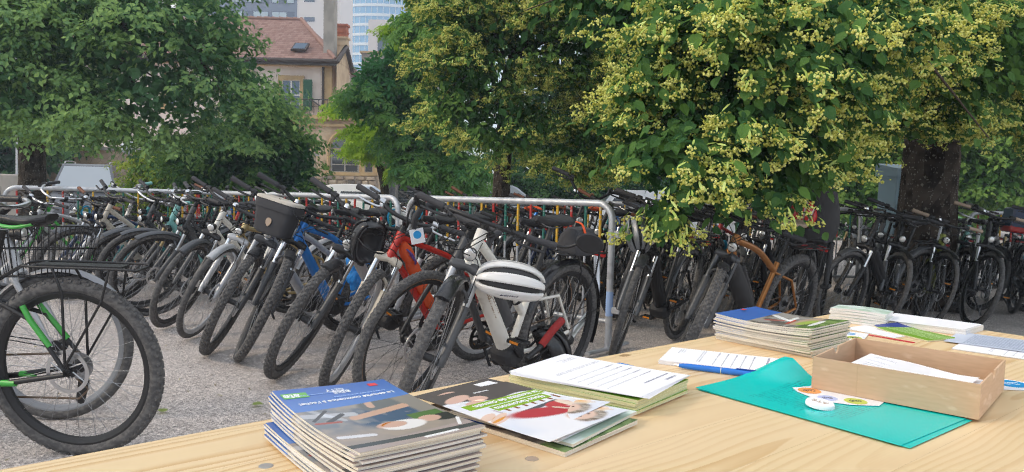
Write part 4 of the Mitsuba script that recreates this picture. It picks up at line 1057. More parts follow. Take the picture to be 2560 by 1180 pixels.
# the flowering lime whose boughs hang over the table's far end
near = [(1.36, 4.98, 1.48, .67, .6, .55), (1.05, 4.78, 1.19, .34, .4, .30), (1.50, 4.9, 1.50, .34, .4, .24), (1.55, 4.95, 2.02, 1.0, .7, .42), (.95, 6.3, 2.45, .72, .7, .36),
        (3.25, 6.5, 2.25, 1.15, 1.0, .65), (2.95, 6.7, 1.84, .62, .7, .40), (4.65, 7.4, 2.02, .85, .8, .38), (4.2, 7.3, 2.5, 1.1, .9, .55), (3.7, 7.6, 2.08, .55, .5, .30)]
LIMEK, _P, _N = tree('large flowering lime tree with thick dark trunk and low boughs full of pale yellow blossom', [(4.42, 8.3, -.3), (4.41, 8.3, .9), (4.40, 8.32, 2.2), (4.3, 8.3, 3.6)], [.36, .275, .265, .24],
     near, 3100, .074, .28, (.060, .155, .060), (.24, .42, .10), HEART, 9, 6, seed=3, droop=.6, gate=.40, gs=1.9, inner=.35, insize=1.4, back=.35, limb=.07, pad=.26, per=13, name='lime_tree')
# its high crown, above the frame, which shades the bicycles under it
rg = np.random.default_rng(8)
_b = [(4.3, 8.6, 4.6, 4.0, 3.6, 1.9), (1.6, 7.2, 3.6, 1.6, 1.6, .8), (6.6, 8.0, 3.2, 2.0, 2.2, 1.0), (4.5, 10.4, 3.0, 2.6, 1.8, 1.0), (4.3, 8.6, 7.0, 2.8, 2.6, 1.6)]
_P2, _N2 = anchors(_b, 4200, rg, .25, .8, 1.0, pad=.8)
_o, _f2 = sprays(_P2, _N2, rg, 7, np.full(len(_P2), .18), np.full(len(_P2), .45), (.05, .13, .05), (.18, .34, .08), OVAL, .4, 0)
_m, _c = cat(_o); labels[put(LIMEK + '__crown_top', _m, 'm_leaf', smooth=False, color=_c)] = {'kind': 'stuff'}

# single leaves that show largest, on the hanging boughs
rg = np.random.default_rng(21)
_front = np.where((_N[:, 1] < -.35) & (_P[:, 1] < 5.6))[0]
for i in rg.permutation(_front)[:150]:
    p = _P[i] + _N[i] * .07 + rg.normal(size=3) * .04
    ax = norm(np.array([[rg.normal() * .6, -.3, -.8]])); nr = norm(np.array([[rg.normal() * .4, -.7, .7]]))
    m, c = spread(HEART, p[None], ax, nr, np.array([.080 * rg.uniform(.8, 1.15)]), colours(rg, 1, (.07, .18, .06), (.22, .40, .09)))
    put(LIMEK + '__leaf', m, 'm_leaf', smooth=False, color=c)

tree('second lime tree in flower, slim trunk standing before the silver car', [(-.2, 13.1, -.5), (-.2, 13.1, .8), (-.15, 13.1, 2.0), (0, 13, 3.2)], [.19, .15, .14, .12],
     [(-.6, 12, 3.05, .85, .9, .95), (-.92, 12, 2.2, .62, .7, .65), (-.2, 12, 1.95, .85, .8, .50), (.75, 12.3, 3.2, 1.1, 1.0, .95), (1.05, 12.3, 1.72, .85, .8, .48), (1.95, 12.2, 2.3, 1.1, 1.0, .9), (.4, 12.8, 5.0, 2.6, 2.4, 2.0), (2.6, 12.4, 3.6, 1.2, 1.1, 1.0)],
     3400, .11, .32, (.075, .18, .06), (.30, .48, .11), OVAL, 8, 5, seed=5, droop=.6, gate=.40, gs=1.8, inner=.4, insize=1.6, limb=.05, pad=.42, per=13, name='lime_tree', fsize=1.35)

tree('broad dark green tree with a thick trunk before the stone wall', [(-9.95, 16.2, -.6), (-9.97, 16.2, .9), (-9.9, 16.2, 2.4), (-9.4, 16.0, 4)], [.33, .25, .24, .2],
     [(-9.1, 15, 3.9, 2.6, 2, 1.5), (-9.4, 15, 2.55, 2.2, 1.8, .80), (-7.1, 15, 3.7, 2.2, 1.8, 1.4), (-7.0, 15, 2.45, 1.9, 1.6, .8), (-5.75, 15, 3.1, 1.0, 1.3, 1.1), (-5.25, 15, 2.45, .8, 1.1, .75), (-8.3, 15, 2.1, 1.8, 1.3, .36), (-8.4, 16, 6.3, 3.8, 3.2, 2.2)],
     5600, .125, .42, (.13, .27, .13), (.50, .70, .22), OVAL, 9, 0, seed=7, droop=.35, gate=.40, gs=1.0, inner=.25, insize=1.7, limb=.08, pad=.75, per=26)
tree('dark dense shrub standing between the stone wall and the white saloon', [(-6.3, 19.2, -.6), (-6.3, 19.2, .2), (-6.2, 19.2, .9)], [.1, .08, .07],
     [(-7.0, 19, 1.25, 1.6, 1.2, 1.0), (-5.75, 19, 1.45, 1.05, 1, 1.0), (-6.2, 19, 2.35, .95, .9, .75), (-5.2, 19, .9, .42, .6, .6), (-6.4, 19, .2, 1.8, 1, .7)],
     2600, .13, .36, (.075, .19, .08), (.36, .55, .14), OVAL, 9, 0, seed=9, droop=.45, gate=.36, gs=1.3, inner=.35, pad=.5, per=18, name='shrub', cat_='shrub', limb=.04)
tree('yellowish green bush beside the street lamp', None, None, [(-9.9, 21.5, .95, .8, .6, .8), (-10.5, 22, .3, .6, .5, .6), (-9.5, 22, .2, .6, .5, .6)], 700, .12, .3, (.14, .25, .04), (.52, .6, .12), OVAL, 8, 0, seed=13, name='bush', cat_='bush', gate=.35, gs=2, mat='m_leafmatte')
tree('chestnut tree with large hanging leaves beside the tiled house', [(-2.4, 20.5, -.7), (-2.4, 20.5, 1), (-2.3, 20.4, 3), (-2.2, 20.4, 5)], [.2, .16, .14, .1],
     [(-3.2, 20, 3.2, 1.15, 1.2, 1.15), (-2.1, 20, 4.6, .75, 1.1, .9), (-2.2, 20, 2.5, 1.1, 1, .95), (-1.5, 20, 4.6, 1.2, 1, 1.2), (-1.5, 20, 1.25, .8, .7, .5), (-1.9, 20.4, 6.9, 1.6, 1.5, 1.6), (-2.55, 20, 1.5, .55, .7, .35)],
     1900, .24, .5, (.09, .26, .10), (.44, .68, .17), PALM, 6, 0, seed=15, droop=.5, gate=.38, gs=1.0, inner=.3, insize=1.3, limb=.05, name='chestnut_tree')
tree('young maple with bright yellow green leaves before the arched window', [(-3.85, 23.4, -.8), (-3.85, 23.4, .6), (-4.1, 23.3, 1.7)], [.16, .13, .1],
     [(-4.2, 23, 2.1, .78, .7, .52), (-3.7, 23, 2.45, .7, .6, .5), (-3.3, 23, 1.55, .4, .5, .4), (-5.0, 23, 3.0, .3, .4, .3), (-2.9, 22.6, 5.1, .8, .7, .7)], 900, .17, .35, (.26, .46, .05), (.60, .78, .12), PALM, 6, 0, seed=17, gate=.36, gs=1.6, name='maple_tree', mat='m_leafmatte', limb=.04)
# trees behind the bicycles on the right and along the far side of the square
for i, (x, y, zc, rx, rz, n, da, li, lab) in enumerate([
        (9.0, 20, 1.35, 1.5, .95, 1100, (.10, .22, .06), (.38, .56, .13), 'low bright green tree left of the grey blue cabinet'),
        (12.0, 20, 1.6, 1.4, 1.1, 1000, (.10, .22, .06), (.38, .56, .13), 'bright green tree at the right behind the thick trunk'),
        (14.2, 19, 2.2, 1.3, 1.0, 800, (.12, .24, .06), (.42, .6, .13), 'bright green tree rightmost behind the bicycles')]):
    tree(lab, [(x, y + .6, -.7), (x, y + .6, .3), (x, y + .5, zc)], [.13, .1, .08], [(x, y, zc, rx, 1.1, rz), (x + .9, y + .5, zc + .9, rx * .8, 1, rz), (x - .8, y + .4, zc + .6, rx * .7, 1, rz * .8)], n, .16, .4, da, li, OVAL, 8, 0, seed=40 + i, gate=.38, gs=1.2, inner=.3, limb=.04)
for i, (x, y, zc, r, hgt, lab) in enumerate([(3.2, 31, 3.6, 3.4, 3.6, 'tall dark tree beyond the ivy hedge, left of two'), (9.5, 33, 4.2, 4.2, 4.6, 'tall dark tree beyond the ivy hedge, right of two'), (16.5, 31, 4.6, 4.4, 4.8, 'tall dark tree farthest back on the right'), (22.5, 27, 4.0, 3.4, 4.4, 'tall dark tree at the far right edge'), (-21, 30, 4.6, 4, 4.4, 'tall dark tree beyond the stone wall at the far left')]):
    tree(lab, [(x, y + 1, -.9), (x, y + 1, 1), (x, y + 1, zc)], [.3, .24, .15], [(x, y, zc, r, 2.4, hgt * .8), (x + r * .6, y, zc * .55, r * .7, 2, hgt * .5), (x - r * .6, y, zc * .6, r * .7, 2, hgt * .5), (x, y, .4, r * .9, 1.5, 1.3)], 1300, .34, .8, (.06, .15, .07), (.24, .40, .12), OVAL, 8, 0, seed=60 + i, gate=.36, gs=.6, inner=.35, limb=.08)
tree('clipped ivy hedge along the far side of the square', None, None, [(x, 25.5, .35, .9, .5, 1.15) for x in np.arange(-2.2, 16, 1.1)], 3400, .13, .25, (.05, .13, .065), (.20, .34, .12), OVAL, 6, 0, seed=71, gate=.2, gs=1, inner=.35, name='hedge', cat_='hedge')
# ---------------------------------------------------------------- crowd barriers
pm('m_galv', dusty((.58, .60, .63), (.44, .45, .47), 25), .45, .45)
pm('m_baryellow', dusty((.72, .42, .03), (.5, .45, .35), 60, .58, .7), .45); pm('m_barred', dusty((.50, .035, .03), (.45, .35, .33), 60, .58, .7), .45); pm('m_bargreen', dusty((.02, .16, .12), (.3, .36, .34), 60, .6, .72), .45)
def barrier(x0, y0, x1, y1, label, first=0, n=16, H=1.03, lod=1):
    """A crowd barrier from the right end (x0, y0) to (x1, y1)."""
    k = thing('crowd_barrier', label, 'barrier', None)
    a, b = V(x0, y0, float(ground_z(y0))), V(x1, y1, float(ground_z(y1))); L = np.linalg.norm((b - a)[:2]); u = (b - a) / L; w = V(-u[1], u[0], 0)
    P = lambda s, z, o=0: a + u * s + V(0, 0, z) + w * o
    R = .12
    loop = [P(0, .02), P(0, .5), P(0, H - R)] + [P(R - R * math.cos(t), H - R + R * math.sin(t)) for t in np.linspace(0, PI / 2, 7)[1:]] + [P(L - R + R * math.sin(t), H - R + R * math.cos(t)) for t in np.linspace(0, PI / 2, 7)] + [P(L, .5), P(L, .02)]
    put(k + '__frame', join(tube(loop, .0245, 12 if lod else 8), tube([P(0, .22), P(L, .22)], .0165, 10 if lod else 6)), 'm_galv')
    for i in range(n):
        s = L * (i + .8) / (n + .6)
        put(k + '__bar', tube([P(s, .22), P(s, H - .005)], .0085, 8 if lod else 5, False), 'm_galv')
        kk = k + '__bar' + (f'_{i:03d}' if i else '')
        put(kk + '__paint', tube([P(s, H * (.70 + .04 * math.sin(i * 7.1 + x0))), P(s, H - .004)], .0098, 8 if lod else 5, False), ('m_baryellow', 'm_bargreen', 'm_barred')[(i + first) % 3])
    for s in (0.0, L):
        sg = -1 if s == 0 else 1
        put(k + '__foot', tube([P(s, .035, -.25), P(s, .03, 0), P(s, .035, .25)], .014, 8, r2=.02), 'm_galv')
        put(k + '__hook', join(cbox((0, 0, 0), (.075, .02, .045), .004, np.block([[np.stack([u, w, V(0, 0, 1)], 1), P(s + sg * .045, H - .21)[:, None]], [np.zeros((1, 3)), np.ones((1, 1))]])), cbox((0, 0, 0), (.075, .02, .045), .004, np.block([[np.stack([u, w, V(0, 0, 1)], 1), P(s + sg * .045, .3)[:, None]], [np.zeros((1, 3)), np.ones((1, 1))]]))), 'm_galv')
    return k
kb = barrier(.68, 5.3, -.88, 6.6, 'crowd barrier nearest the table, beside the white electric bicycle')
put(kb + '__paint_mark', tube([V(.68, 5.3, .16), V(.68, 5.3, .33)], .0254, 12, False), 'm_paleblue')
barrier(-.98, 6.68, -2.53, 7.97, 'crowd barrier second from the table in the slanting line', 1)
barrier(-2.63, 8.05, -4.0, 9.5, 'crowd barrier third from the table in the slanting line', 2)
barrier(-3.1, 8.35, -5.25, 8.05, 'crowd barrier farthest left, in front of the thick left trunk', 1, n=14)
barrier(1.5, 9.6, -.9, 10.4, 'crowd barrier in the second line behind the nearest one', 0, lod=0)
barrier(4.15, 9.3, 1.75, 9.5, 'crowd barrier behind the disc braked bicycle and beside the thick trunk', 1, lod=0)
barrier(7.9, 9.6, 5.5, 9.4, 'crowd barrier right of the thick trunk', 2, lod=0)

# ---------------------------------------------------------------- kinds of bicycle
hi = dict(lod=2)
k_trapez = bike_kind(frame='trapez', tread='chevron', R=.36, tw=.026, display=1, mirror=1, rd=.041, barw=.66, rise=-.01, spacer=.01, ht=.17, seat_h=.96, lowlamp=1, wb=1.06, **hi)
k_drop = bike_kind(frame='drop', tread='small', R=.36, tw=.022, sus=False, bar='drop', tan=True, fend=False, rack=False, motor=False, stand=False, lamp=False, rim='m_black', wb=1.04, spoke='m_black', **hi)
k_old = bike_kind(frame='road', tread='knob', R=.345, tw=.026, motor=False, fend=False, rack=False, disc=False, rim='m_silver', lamp=False, barw=.64, stub=0, **hi)
k_emtb = bike_kind(frame='emtb', tread='knob', R=.365, tw=.029, fend=False, stub=1, rack=False, barw=.76, rise=.05, display=1, bell=1, lamp=False, batt=False, wb=1.13, **hi)
k_emtb2 = bike_kind(frame='emtb', tread='knob', R=.365, tw=.028, fend=False, stub=1, rack=True, barw=.74, lowlamp=1, bell=1, batt=False, wb=1.12, **hi)
k_city_hi = bike_kind(frame='mtb', tread='city', R=.35, tw=.021, motor=False, rack=True, barw=.64, bell=1, lowlamp=1, rim='m_silver', **hi)
k_ecity = bike_kind(frame='trapez', R=.355, tw=.022, lowlamp=1, display=1, barw=.68, lod=1)
k_estep = bike_kind(frame='step', R=.355, tw=.021, lowlamp=1, display=1, barw=.66, lod=1, bell=1)
k_step = bike_kind(frame='step', R=.345, tw=.02, sus=False, bar='city', barw=.58, motor=False, disc=False, rim='m_silver', lod=1)
k_basket = bike_kind(frame='step', R=.33, tw=.021, sus=False, bar='city', barw=.58, motor=False, disc=False, rim='m_midgrey', basket=True, lod=2)
k_mtb = bike_kind(frame='mtb', tread='knob', R=.36, tw=.027, motor=False, fend=False, rack=False, lamp=False, barw=.72, lod=1)
k_trek = bike_kind(frame='mtb', R=.35, tw=.018, motor=False, rack=True, lowlamp=1, barw=.62, lod=1, bell=1)
k_green = bike_kind(frame='mtb', tread='knob', R=.35, tw=.025, motor=False, fend=False, rack=True, lamp=False, seat_h=.93, crank=215, setback=.08, stand=False, tail=False, **hi)
k_copper = bike_kind(frame='emtb', tread='knob', R=.365, tw=.03, fend=False, stub=1, rack=True, lowlamp=1, display=1, barw=.72, wb=1.14, **hi)
k_far = [bike_kind(frame=f, lod=0, R=.35, tw=t, motor=m, bar=b, barw=w, tread='city', lowlamp=1, fend=fe, rack=ra, sus=su) for f, t, m, b, w, fe, ra, su in
         (('mtb', .022, False, 'flat', .64, True, True, True), ('emtb', .027, True, 'flat', .72, False, False, True), ('step', .021, False, 'city', .58, True, True, False), ('trapez', .024, True, 'flat', .66, True, True, True), ('road', .018, False, 'drop', .44, False, False, False))]

# ---------------------------------------------------------------- left front row, from the table outwards
C = dict
Lw = bike(k_trapez, -.41, 3.33, -126.4, 8.1, 30, 'white electric bicycle nearest the table, with round lamp, black battery and mirror', C(frame='m_white', fend='m_blackgloss', batt='m_anthracite', fork='m_anthracite', stan='m_silver', crown='m_anthracite', grip='m_grip'))
Lt = bike(k_drop, -.56, 3.76, -128, 14, 6, 'dark drop barred bicycle with tan sidewalls, tucked behind the white electric bicycle', C(frame='m_anthracite', bar='m_grip'))
Lr = bike(k_old, -.91, 4.14, -130, 11.3, 37, 'red framed bicycle with pale suspension fork and orange roll on its frame', C(frame='m_red', fork='m_beige', stan='m_chrome', crown='m_beige', lever='m_alu', grip='m_grip', fend='m_black'))
Lh = bike(k_emtb2, -1.25, 4.37, -129, 17, 33, 'white framed mountain bicycle between the red and the blue ones, black helmet on its bars', C(frame='m_silver', fork='m_anthracite', stan='m_chrome', grip='m_grip'))
Lb = bike(k_emtb, -1.63, 4.8, -119, 13, 46, 'bright blue electric mountain bicycle with wide handlebar and knobby tyres', C(frame='m_blue', fork='m_anthracite', stan='m_chrome'))
Ld = bike(k_emtb2, -1.87, 4.95, -123, 14.3, 38, 'silver electric mountain bicycle carrying the dark handlebar bag', C(frame='m_silver', fork='m_anthracite', stan='m_silver', crown='m_anthracite'))
Lg = bike(k_city_hi, -2.20, 5.46, -127, 12, 33, 'gold framed slim tyred bicycle left of the silver electric mountain bicycle', C(frame='m_gold', fork='m_silver', stan='m_chrome', fend='m_silver', crown='m_silver'))
Ll = bike(k_ecity, -2.55, 5.84, -126, 13, 30, 'white electric bicycle with black fork standing left of the gold framed one', C(frame='m_white', fork='m_anthracite', fend='m_darkgrey', batt='m_white'))
bike(k_estep, -2.95, 6.35, -140, 10, 6, 'charcoal step through bicycle with wide black mudguard left of the second white one', C(frame='m_anthracite', fend='m_darkgrey', fork='m_anthracite', stan='m_alu'))
bike(k_estep, -3.25, 6.75, -143, 10, 2, 'mint and charcoal bicycle in the left row with pale steel handlebar', C(frame='m_mint', fend='m_darkgrey', fork='m_anthracite', bar='m_alu', stan='m_gold', lever='m_alu'))
bike(k_ecity, -3.55, 6.95, -140, 10, 18, 'dark grey bicycle with gold fork tubes in the left row', C(frame='m_anthracite', stan='m_gold', fork='m_darkgrey', fend='m_darkgrey'))
bike(k_step, -3.75, 7.3, -138, 10, 20, 'teal framed bicycle with blue handlebar ends in the left row', C(frame='m_teal', fork='m_teal', fend='m_darkgrey', grip='m_mint', bar='m_alu', lever='m_alu'))
bike(k_ecity, -4.05, 7.15, -140, 11, 12, 'pale grey and lime bicycle whose wheel shows beside the wire basket', C(frame='m_beige', fork='m_silver', fend='m_darkgrey', stan='m_chrome'))
bike(k_trek, -4.35, 7.5, -136, 10, 22, 'navy bicycle with brown grips deep in the left row', C(frame='m_navy', fork='m_navy', grip='m_brown', fend='m_darkgrey'))
bike(k_step, -4.95, 7.75, -140, 10, 15, 'bright green step through bicycle behind the wire basket', C(frame='m_lime', fork='m_lime', fend='m_silver', bar='m_alu'))
bike(k_trek, -4.95, 7.6, -130, 10, 20, 'silver bicycle at the far left behind the green saddle', C(frame='m_silver', fork='m_silver', bar='m_alu', fend='m_silver'))

# near left pair
Gn = bike(k_green, -1.66, 2.97, 176, 5, 8, 'black and green mountain bicycle in the left foreground, cut by the picture edge', C(frame='m_black', saddle='m_black', crank='m_black', batt='m_black'), rear=True)
for s_ in (1, -1):
    put(Gn['key'] + '__seat_stay_accent', tube([V(.055, s_ * .054, .45), V(.13, s_ * .047, .55), V(.16, s_ * .04, .60)], .0105, 8), 'm_lime', Gn['M'])
    put(Gn['key'] + '__chain_stay_accent', tube([V(.2, s_ * .056, .302), V(.26, s_ * .052, .297)], .0132, 8), 'm_lime', Gn['M'])
put(Gn['key'] + '__saddle__base', join(tube(curve([V(.08, .055, .915), V(.16, .05, .90), V(.26, .022, .905)], 5), .007, 6, r2=.012), tube(curve([V(.08, -.055, .915), V(.16, -.05, .90), V(.26, -.022, .905)], 5), .007, 6, r2=.012)), 'm_lime', Gn['M'])
bike(k_basket, -2.02, 3.42, 6, 6, -4, 'city bicycle with black wire basket and silver mudguards in the left foreground', C(frame='m_silver', fend='m_midgrey', fork='m_silver', bar='m_alu', grip='m_black'))

# ---------------------------------------------------------------- right of the near barrier
R1 = bike(k_estep, .70, 5.0, -122, 8, 18, 'black step through electric bicycle right of the barrier post, grey helmet on its bars', C(frame='m_black', fork='m_darkgrey', stan='m_chrome', fend='m_darkgrey', post='m_silver'))
Rc = bike(k_copper, 1.04, 4.66, -137, 12, 32, 'copper coloured electric bicycle with black battery and knobby tyres', C(frame='m_copper', fork='m_anthracite', stan='m_darkgrey', crown='m_anthracite', post='m_black', saddle='m_taupe'))
_bt = Rc['k']['pts']; put(Rc['key'] + '__battery', tube(np.linspace(_bt['dt'][0] + V(.03, 0, -.02), _bt['dt'][-1] + V(.02, 0, .03), 5), [.04, .062, .068, .066, .05], 10, r2=[.03, .045, .048, .048, .04]), 'm_plastic', Rc['M'])
bike(k_ecity, 1.33, 6.15, -112, 7, 20, 'black electric bicycle between the step through one and the copper one', C(frame='m_black', fork='m_darkgrey', stan='m_chrome', fend='m_darkgrey'))
bike(k_trek, 1.75, 6.5, -120, 8, 24, 'black touring bicycle just behind the copper one', C(frame='m_black', fork='m_black', stan='m_alu', fend='m_darkgrey', post='m_silver'))
bike(k_ecity, 2.05, 7.0, -125, 9, 14, 'charcoal bicycle behind the child seat bicycle', C(frame='m_anthracite', fork='m_black', fend='m_black'))
bike(k_trek, 1.0, 6.7, -118, 8, 30, 'dark bicycle behind the black step through one', C(frame='m_anthracite', fork='m_black', fend='m_black', stan='m_chrome'))
bike(k_estep, 2.70, 6.42, -148, 8, 4, 'black bicycle with big shining brake disc right of the child seat', C(frame='m_black', fork='m_black', stan='m_chrome', fend='m_anthracite'))
bike(k_ecity, 3.14, 6.62, -118, 9, 25, 'black electric bicycle with grey saddlebag, left of the thick trunk', C(frame='m_black', fork='m_darkgrey', fend='m_black', batt='m_anthracite'))
bike(k_trek, 3.62, 6.75, -116, 8, 22, 'dark bicycle with pale green head tube in front of the thick trunk', C(frame='m_olive', fork='m_black', stan='m_chrome', grip='m_taupe', post='m_silver', fend='m_black'))
bike(k_estep, 4.12, 6.9, -114, 8, 16, 'black bicycle with silver seat post right of the pale green one', C(frame='m_black', fork='m_black', post='m_silver', grip='m_taupe', fend='m_black'))
Rk = bike(k_ecity, 4.75, 6.95, -112, 7, 10, 'dark cargo bicycle with blue and red box at the right edge', C(frame='m_black', fork='m_black', fend='m_black'))
put(Rk['key'] + '__cargo_box', cbox((-.02, 0, .95), (.5, .42, .26), .02), 'm_navy', Rk['M']); put(Rk['key'] + '__cargo_box__band', cbox((-.02, 0, .86), (.506, .426, .07), .015), 'm_red', Rk['M'])
bike(k_trek, 5.2, 7.3, -110, 8, 12, 'black bicycle farthest right behind the cargo box', C(frame='m_black', fork='m_black', fend='m_black'))
Rs = bike(k_ecity, 2.28, 6.05, 62, -4, 0, 'black bicycle seen from behind carrying a child seat', C(frame='m_black', fork='m_black', fend='m_black'), rear=True)
_th = np.linspace(-1, 1, 9); S = []
for z, w, d0 in ((.80, .15, .10), (.86, .17, .12), (.95, .18, .15), (1.05, .17, .14), (1.15, .15, .10), (1.24, .12, .06), (1.29, .06, .02)):
    xb = -.30 - (z - .8) * .18
    o = [[xb + d0 * abs(t) ** 2.2, w * t, z] for t in _th] + [[xb - .012 + d0 * abs(t) ** 2.2, (w + .012) * t, z] for t in _th[::-1]]
    S.append(o)
put(Rs['key'] + '__child_seat', join(loft(S), cbox((-.18, 0, .80), (.26, .27, .05), .02), cbox((-.16, .15, .62), (.07, .035, .34), .012), cbox((-.16, -.15, .62), (.07, .035, .34), .012), cbox((-.15, .15, .46), (.16, .07, .03), .01), cbox((-.15, -.15, .46), (.16, .07, .03), .01)), 'm_plastic', Rs['M'])

# ---------------------------------------------------------------- rows further back
rb = random.Random(77)
EXTRA = ['m_redplastic', 'm_cyan', 'm_lime', 'm_silver', 'm_amber', 'm_navy', 'm_white', 'm_orange']
FRAMES = [('m_black', 'black'), ('m_anthracite', 'charcoal'), ('m_white', 'white'), ('m_red', 'red'), ('m_navy', 'navy'), ('m_silver', 'silver'), ('m_blue', 'blue'), ('m_teal', 'teal'), ('m_darkgrey', 'grey'), ('m_olive', 'olive'), ('m_beige', 'beige'), ('m_mint', 'mint')]
ORD = ['first', 'second', 'third', 'fourth', 'fifth', 'sixth', 'seventh', 'eighth', 'ninth', 'tenth', 'eleventh', 'twelfth', 'thirteenth', 'fourteenth', 'fifteenth']
def row(x0, y0, x1, y1, n, head, where, seed, kinds, lean=9, dark=0.5, jitter=.12):
    r = random.Random(seed)
    for i in range(n):
        t = i / max(n - 1, 1); x, y = x0 + (x1 - x0) * t + r.uniform(-jitter, jitter), y0 + (y1 - y0) * t + r.uniform(-jitter, jitter)
        fm, fn = FRAMES[r.randrange(2)] if r.random() < dark else r.choice(FRAMES[2:])
        k = r.choice(kinds)
        b = bike(k, x, y, head + r.uniform(-13, 13), lean + r.uniform(-5, 4), r.uniform(0, 38), f'{fn} bicycle, {ORD[i]} from the right in the {where}',
             C(frame=fm, fork=r.choice(['m_black', 'm_anthracite', fm]), stan=r.choice(['m_alu', 'm_chrome', 'm_gold']), fend=r.choice(['m_darkgrey', 'm_black', 'm_black']), grip=r.choice(['m_grip', 'm_grip', 'm_grip', 'm_brown']), bar=r.choice(['m_black', 'm_black', 'm_alu'])))
        extras(b, r)
def extras(b, r):
    """What riders add: a drinking bottle, a coiled lock, panniers, a saddle cover."""
    p = b['k']['pts']; q = r.random()
    a0 = p['dt'][1] + (p['dt'][-2] - p['dt'][1]) * .35; u = unit(p['dt'][-2] - p['dt'][1]); o = V(u[2], 0, -u[0]) * (1 if u[2] > 0 else -1) * -.07
    if q < .3: put(b['key'] + '__bottle', tube([a0 + o - u * .1, a0 + o - u * .08, a0 + o + u * .07, a0 + o + u * .09], [.014, .034, .036, .034], 9), r.choice(EXTRA), b['M'])
    elif q < .55:
        c = p['Ht'] + V(-.06, .02, -.08); t = np.linspace(0, 12.6, 26)
        put(b['key'] + '__coil_lock', tube(np.stack([c[0] + .07 * np.cos(t), c[1] + .012 * t / 6, c[2] + .09 * np.sin(t)], 1), .008, 5), r.choice(EXTRA[:3] + ['m_black', 'm_anthracite']), b['M'])
    elif q < .75 and b['k']['d']['rack']:
        for s_ in (1, -1): put(b['key'] + '__pannier', cbox((-.1, s_ * .14, .56), (.30, .13, .32), .03), r.choice(['m_canvas', 'm_canvas', 'm_navy', 'm_anthracite', 'm_redcloth']), b['M'])
    elif q < .85: put(b['key'] + '__saddle_cover', xf(saddle_mesh(.28, .09), mT(p['sh'][0] + .015, 0, p['sh'][2] + .052)), r.choice(EXTRA), b['M'])
pm('m_canvas', (.05, .05, .055), .85); pm('m_redcloth', (.34, .035, .035), .9)
row(.95, 6.75, -1.2, 8.3, 6, -128, 'row just behind the nearest barrier', 5, [k_ecity, k_trek, k_mtb, k_estep], dark=.6)
row(-1.7, 8.0, -4.3, 10.2, 6, -128, 'row behind the slanting barrier line', 6, [k_ecity, k_trek, k_mtb, k_estep])
row(1.9, 8.0, -.3, 9.7, 7, -125, 'second row behind the nearest barrier', 7, k_far, dark=.55)
row(5.8, 8.0, 1.4, 8.0, 11, -118, 'row behind the child seat and copper bicycle', 8, k_far, dark=.8)
row(7.0, 10.4, .2, 11.2, 12, -118, 'last row beyond the second barriers', 9, k_far, dark=.55)
row(-1.0, 10.8, -4.6, 11.6, 7, -125, 'last row on the left', 10, k_far, dark=.5)
row(-5.3, 9.0, -3.5, 9.2, 4, -100, 'row behind the farthest left barrier', 11, [k_ecity, k_trek, k_step], dark=.4)
k_tall = bike_kind(frame='step', R=.36, tw=.024, bar='flat', barw=.66, rise=.12, spacer=.11, lod=1, bell=1)
T1 = bike(k_tall, .30, 6.05, -128, 4, 44, 'tall black city bicycle whose handlebar rises above the nearest barrier', C(frame='m_black', fork='m_black', fend='m_black'), z=0)

# ---------------------------------------------------------------- things hung on the bicycles
def helmet(M, label, shell, shell2='m_black', text=None, bands=((-97, -62), (-50, -24), (-11, 11), (24, 50), (62, 97))):
    """A bicycle helmet, x forward, z up, about 0.27 m long: dark inner shell and outer ribs with gaps between."""
    k = thing('helmet', label, 'helmet')
    def skin(sc, a0, a1, n=15, m=5, t=.012, ph0=-78, ph1=62):
        ph = np.radians(np.linspace(ph0, ph1, n)); S = []
        for p in ph:
            w = np.cos(p) ** .6
            aa = np.radians(np.linspace(a0, a1, m))
            def pt(q, a):
                return [.14 * q * math.sin(p), .098 * q * w * math.sin(a) * (1 + .0 * p), .125 * q * w * math.cos(a) - .012 * abs(p) ** 2]
            S.append([pt(sc, a) for a in aa] + [pt(sc - t / .12, a) for a in aa[::-1]])
        return loft(S)
    put(k + '__inner_shell', skin(.89, -98, 98, 15, 13, .015, -80, 66), shell2, M)
    for a0, a1 in bands:
        kk = put(k + '__rib', skin(1.0, a0, a1, 17, 5, .012, -84 if a0 else -84, 74), shell, M)
    put(k + '__strap', join(tube(curve([V(.05, .09, -.01), V(.03, .07, -.10), V(.02, 0, -.15), V(.03, -.07, -.10), V(.05, -.09, -.01)], 5), .002, 4, r2=.007), tube(curve([V(-.08, .08, 0), V(.02, .075, -.09)], 4), .002, 4, r2=.006)), 'm_black', M)
    if text:
        m = meshkit.text_mesh(text, .015, .002, True)
        put(k + '__lettering', flat(np.array(m.vertices), np.array(m.faces)), 'm_ink', M @ mT(.03, -.1035, .028) @ mR((0, 0, 1), 187) @ mR((1, 0, 0), 77) @ mT(0, 0, 0), smooth=False)
    return k
Hw = mT(.0, 3.42, .635) @ mR((0, 0, 1), 6) @ mR((0, 1, 0), 9) @ mR((1, 0, 0), 40) @ mS(1.12, 1, .70)
helmet(Hw, 'white helmet with dark vents hanging on the white electric bicycle', 'm_whitehelmet', 'm_plastic', 'LUMOS', ((-100, -66), (-47, -18), (4, 32), (52, 97)))
pm('m_midgrey', (.27, .28, .30), .4, .3)
pm('m_whitehelmet', (.78, .77, .75), .22, clearcoat=.6)
helmet(mT(-.79, 4.30, .715) @ mR((0, 0, 1), -60) @ mR((0, 1, 0), -62) @ mR((1, 0, 0), 12), 'black helmet hanging open side out between red and blue bicycles', 'm_blackgloss', 'm_anthracite')
helmet(mT(.79, 4.86, .755) @ mR((0, 0, 1), -80) @ mR((0, 1, 0), 60) @ mS(.85, .85, .85), 'grey helmet hanging just right of the barrier post', 'm_midgrey', 'm_black')
